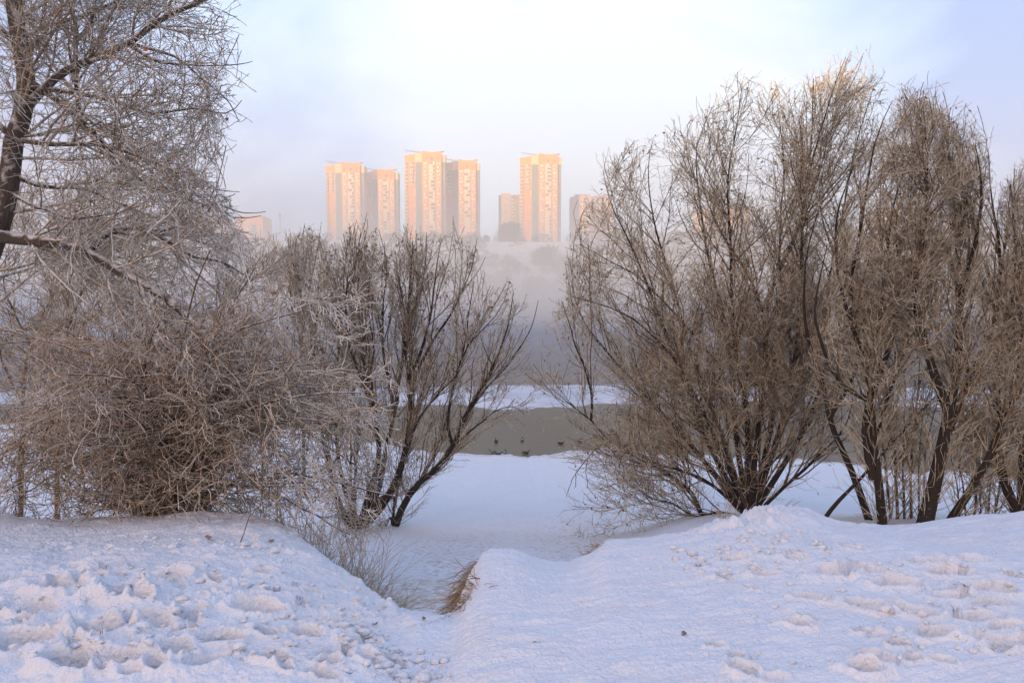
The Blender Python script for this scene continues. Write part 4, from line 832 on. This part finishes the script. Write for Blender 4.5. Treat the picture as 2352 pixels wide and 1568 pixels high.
tree('tangled_shrub', 'tangled tan and frosted shrub sprawling over the left snow crest', 'shrub', tuple(b),
     [('trunk', tubes([A], 6, 'trunk'), M['limb']), ('branches', tubes([B], 4, 'branches'), M['twig_tan']), ('crown', tubes([Cc, D], 3, 'crown'), M['twig_tan']),
      ('whips', tubes([Wp, Wc, Wd], 4, 'whips'), M['twig_white']), ('dead_leaves', flakes(B, 110, .06, 'dead_leaves'), M['leaf_rust'])])
# ------------------------------------------------------------------ saplings behind the tangle
def sapling(label, pts, Y, n2, n3, n4, r=.06, l2=.95):
    b = foot(pts[0][0], pts[0][1], Y); s0 = [stem(pts, Y, .3, r, .01, foot=b)]
    for k in range(3):
        i = 1 + k % (len(pts) - 2); s0.append(stem([pts[i], (pts[i][0] + random.uniform(-80, 80), pts[i][1] - 120), (pts[i][0] + random.uniform(-130, 130), pts[i][1] - 190)], Y, random.uniform(-1, 1), r * .5, .008))
    A = pack(s0); B = spawn(A, n2, .2, .98, .6, l2, K=9, wander=.1, trop=(0, 0, .03), rmax=.015, rmin=.006)
    Cc = spawn(B, n3, .1, 1, .6, .5, K=6, wander=.16, trop=(0, 0, .03), rmax=.009, rmin=.0055); D = spawn(Cc, n4, .1, 1, .7, .2, K=4, wander=.2, rmax=.007, rmin=.005)
    tree('young_tree', label, 'tree', tuple(b), [('trunk', tubes([A], 7, 'trunk'), M['limb']), ('crown', tubes([B, Cc, D], 3, 'crown'), M['twig_mid'])], 'thin trees behind the left tangle')
sapling('thin tree leaning right behind the tangle, clearest of the thin trunks', [(125, 1120), (135, 900), (155, 740), (190, 640), (208, 560), (218, 440)], 14, 60, 700, 1500, .05)
sapling('thin dark tree behind the tangle at the far left, below the heavy limb', [(40, 1110), (50, 920), (70, 790), (120, 680), (170, 600), (200, 500)], 16, 60, 700, 1500, .06)
sapling('thin tree standing behind the right part of the tangle', [(470, 1100), (480, 950), (490, 820), (500, 720), (530, 620)], 17, 50, 600, 1300, .045, .8)
sapling('thin tree in the middle of the tangle, its crown under the drooping boughs', [(330, 1100), (320, 950), (325, 800), (300, 700), (320, 580)], 18, 50, 600, 1300, .05)
sapling('small pale tree just left of the slender willow', [(600, 1120), (605, 980), (610, 850), (600, 760), (590, 680)], 24, 40, 500, 1100, .04, 1.0)

b = foot(2075, 1205, YG + .9)
st_ = [stem([(2075 + dx * .2, 1200), (2070 + dx * .6, 1050), (2065 + dx, 900), (2060 + dx * 1.5, 740), (2070 + dx * 1.8, 560)], YG + .9, random.uniform(-.3, .8), random.uniform(.015, .035), .005, foot=b + np.array([dx * .004, 0, 0]), jit=.08) for dx in (-90, -55, -25, 5, 35, 70, 100)]
willow('clump of thin upright shoots filling the gap between the two black trunks', b, st_, YG, 60, 700, 1800, envG, l2=1.0, l3=.5, l4=.2, mt='limb', a2=.5, tlo=.15, rt=.004, low=60, wB=.12)
b = foot(2240, 1195, YG + 1.2)
st_ = [stem([(2240 + dx * .2, 1190), (2235 + dx * .7, 1050), (2230 + dx, 920), (2235 + dx * 1.4, 780)], YG + 1.2, random.uniform(-.3, .8), random.uniform(.012, .028), .005, foot=b + np.array([dx * .004, 0, 0]), jit=.08) for dx in (-70, -40, -10, 25, 60, 90)]
willow('low clump of thin frosted shoots right of the thickest black trunk', b, st_, YG, 50, 600, 1500, envR, l2=.9, l3=.5, l4=.2, mt='limb', a2=.5, tlo=.15, rt=.004, low=70, wB=.12)
# ------------------------------------------------------------------ haze
def box_obj(name, x0, x1, y0, y1, z0, z1, m):
    mb = MB(); mb.box(x0, x1, y0, y1, z0, z1); return mb.build(name, m)
def vol_mat(name, dens, col, an=0.2):
    m = bpy.data.materials.new(name); m.use_nodes = True; n = m.node_tree.nodes; l = m.node_tree.links
    n.remove(n['Principled BSDF']); v = n.new('ShaderNodeVolumePrincipled'); v.inputs['Density'].default_value = dens
    v.inputs['Color'].default_value = (*col, 1); v.inputs['Anisotropy'].default_value = an
    l.new(v.outputs[0], n['Material Output'].inputs['Volume']); return m
HAZE = True
if HAZE:
    tag(box_obj('haze', -700, 700, -195, 895, -20.5, 125, vol_mat('cold_haze', 0.00075, (0.86, 0.92, 1.0), 0.0)), kind='stuff')

# freezing mist over the open river: thick at the water, thinning upwards, drifting in patches
m = bpy.data.materials.new('river_mist'); m.use_nodes = True; n = m.node_tree.nodes; l = m.node_tree.links
n.remove(n['Principled BSDF']); v = n.new('ShaderNodeVolumePrincipled'); v.inputs['Color'].default_value = (0.70, 0.77, 0.90, 1); l.new(v.outputs[0], n['Material Output'].inputs['Volume'])
t = n.new('ShaderNodeTexCoord'); sp = n.new('ShaderNodeSeparateXYZ'); l.new(t.outputs['Object'], sp.inputs[0])
def math_(op, a, b):
    q = n.new('ShaderNodeMath'); q.operation = op
    for i_, w_ in enumerate((a, b)):
        if isinstance(w_, (int, float)): q.inputs[i_].default_value = w_
        else: l.new(w_, q.inputs[i_])
    return q.outputs[0]
x = n.new('ShaderNodeTexNoise'); x.inputs['Scale'].default_value = 0.011; x.inputs['Detail'].default_value = 2; l.new(t.outputs['Object'], x.inputs['Vector'])
hgt = math_('EXPONENT', math_('MULTIPLY', sp.outputs[2], -1 / 15.0), 0)
pat = math_('MAXIMUM', math_('MULTIPLY_ADD' if False else 'SUBTRACT', math_('MULTIPLY', x.outputs[0], 3.2), 1.0), 0.12)
lft = n.new('ShaderNodeMapRange'); lft.inputs[1].default_value = -60; lft.inputs[2].default_value = 120; lft.inputs[3].default_value = 1.1; lft.inputs[4].default_value = 0.9; l.new(sp.outputs[0], lft.inputs[0])
lf2 = n.new('ShaderNodeMapRange'); lf2.inputs[1].default_value = -75; lf2.inputs[2].default_value = -170; lf2.inputs[3].default_value = 0; lf2.inputs[4].default_value = 0.0016; l.new(sp.outputs[0], lf2.inputs[0])
hg2 = math_('EXPONENT', math_('MULTIPLY', sp.outputs[2], -1 / 75.0), 0)
low_ = math_('MULTIPLY', math_('MULTIPLY', math_('MULTIPLY', hgt, pat), lft.outputs[0]), 0.0210)
l.new(math_('ADD', low_, math_('MULTIPLY', lf2.outputs[0], hg2)), v.inputs['Density'])
mb = MB(); mb.box(-560, 560, 0, 566, .3, 125); o = mb.build('mist', m); o.location = (0, 54, WATER_Z); tag(o, 'patchy grey mist rising from the open river up to the tower feet', 'mist', kind='stuff')
cy.volume_step_rate = 1.0; cy.volume_max_steps = 128
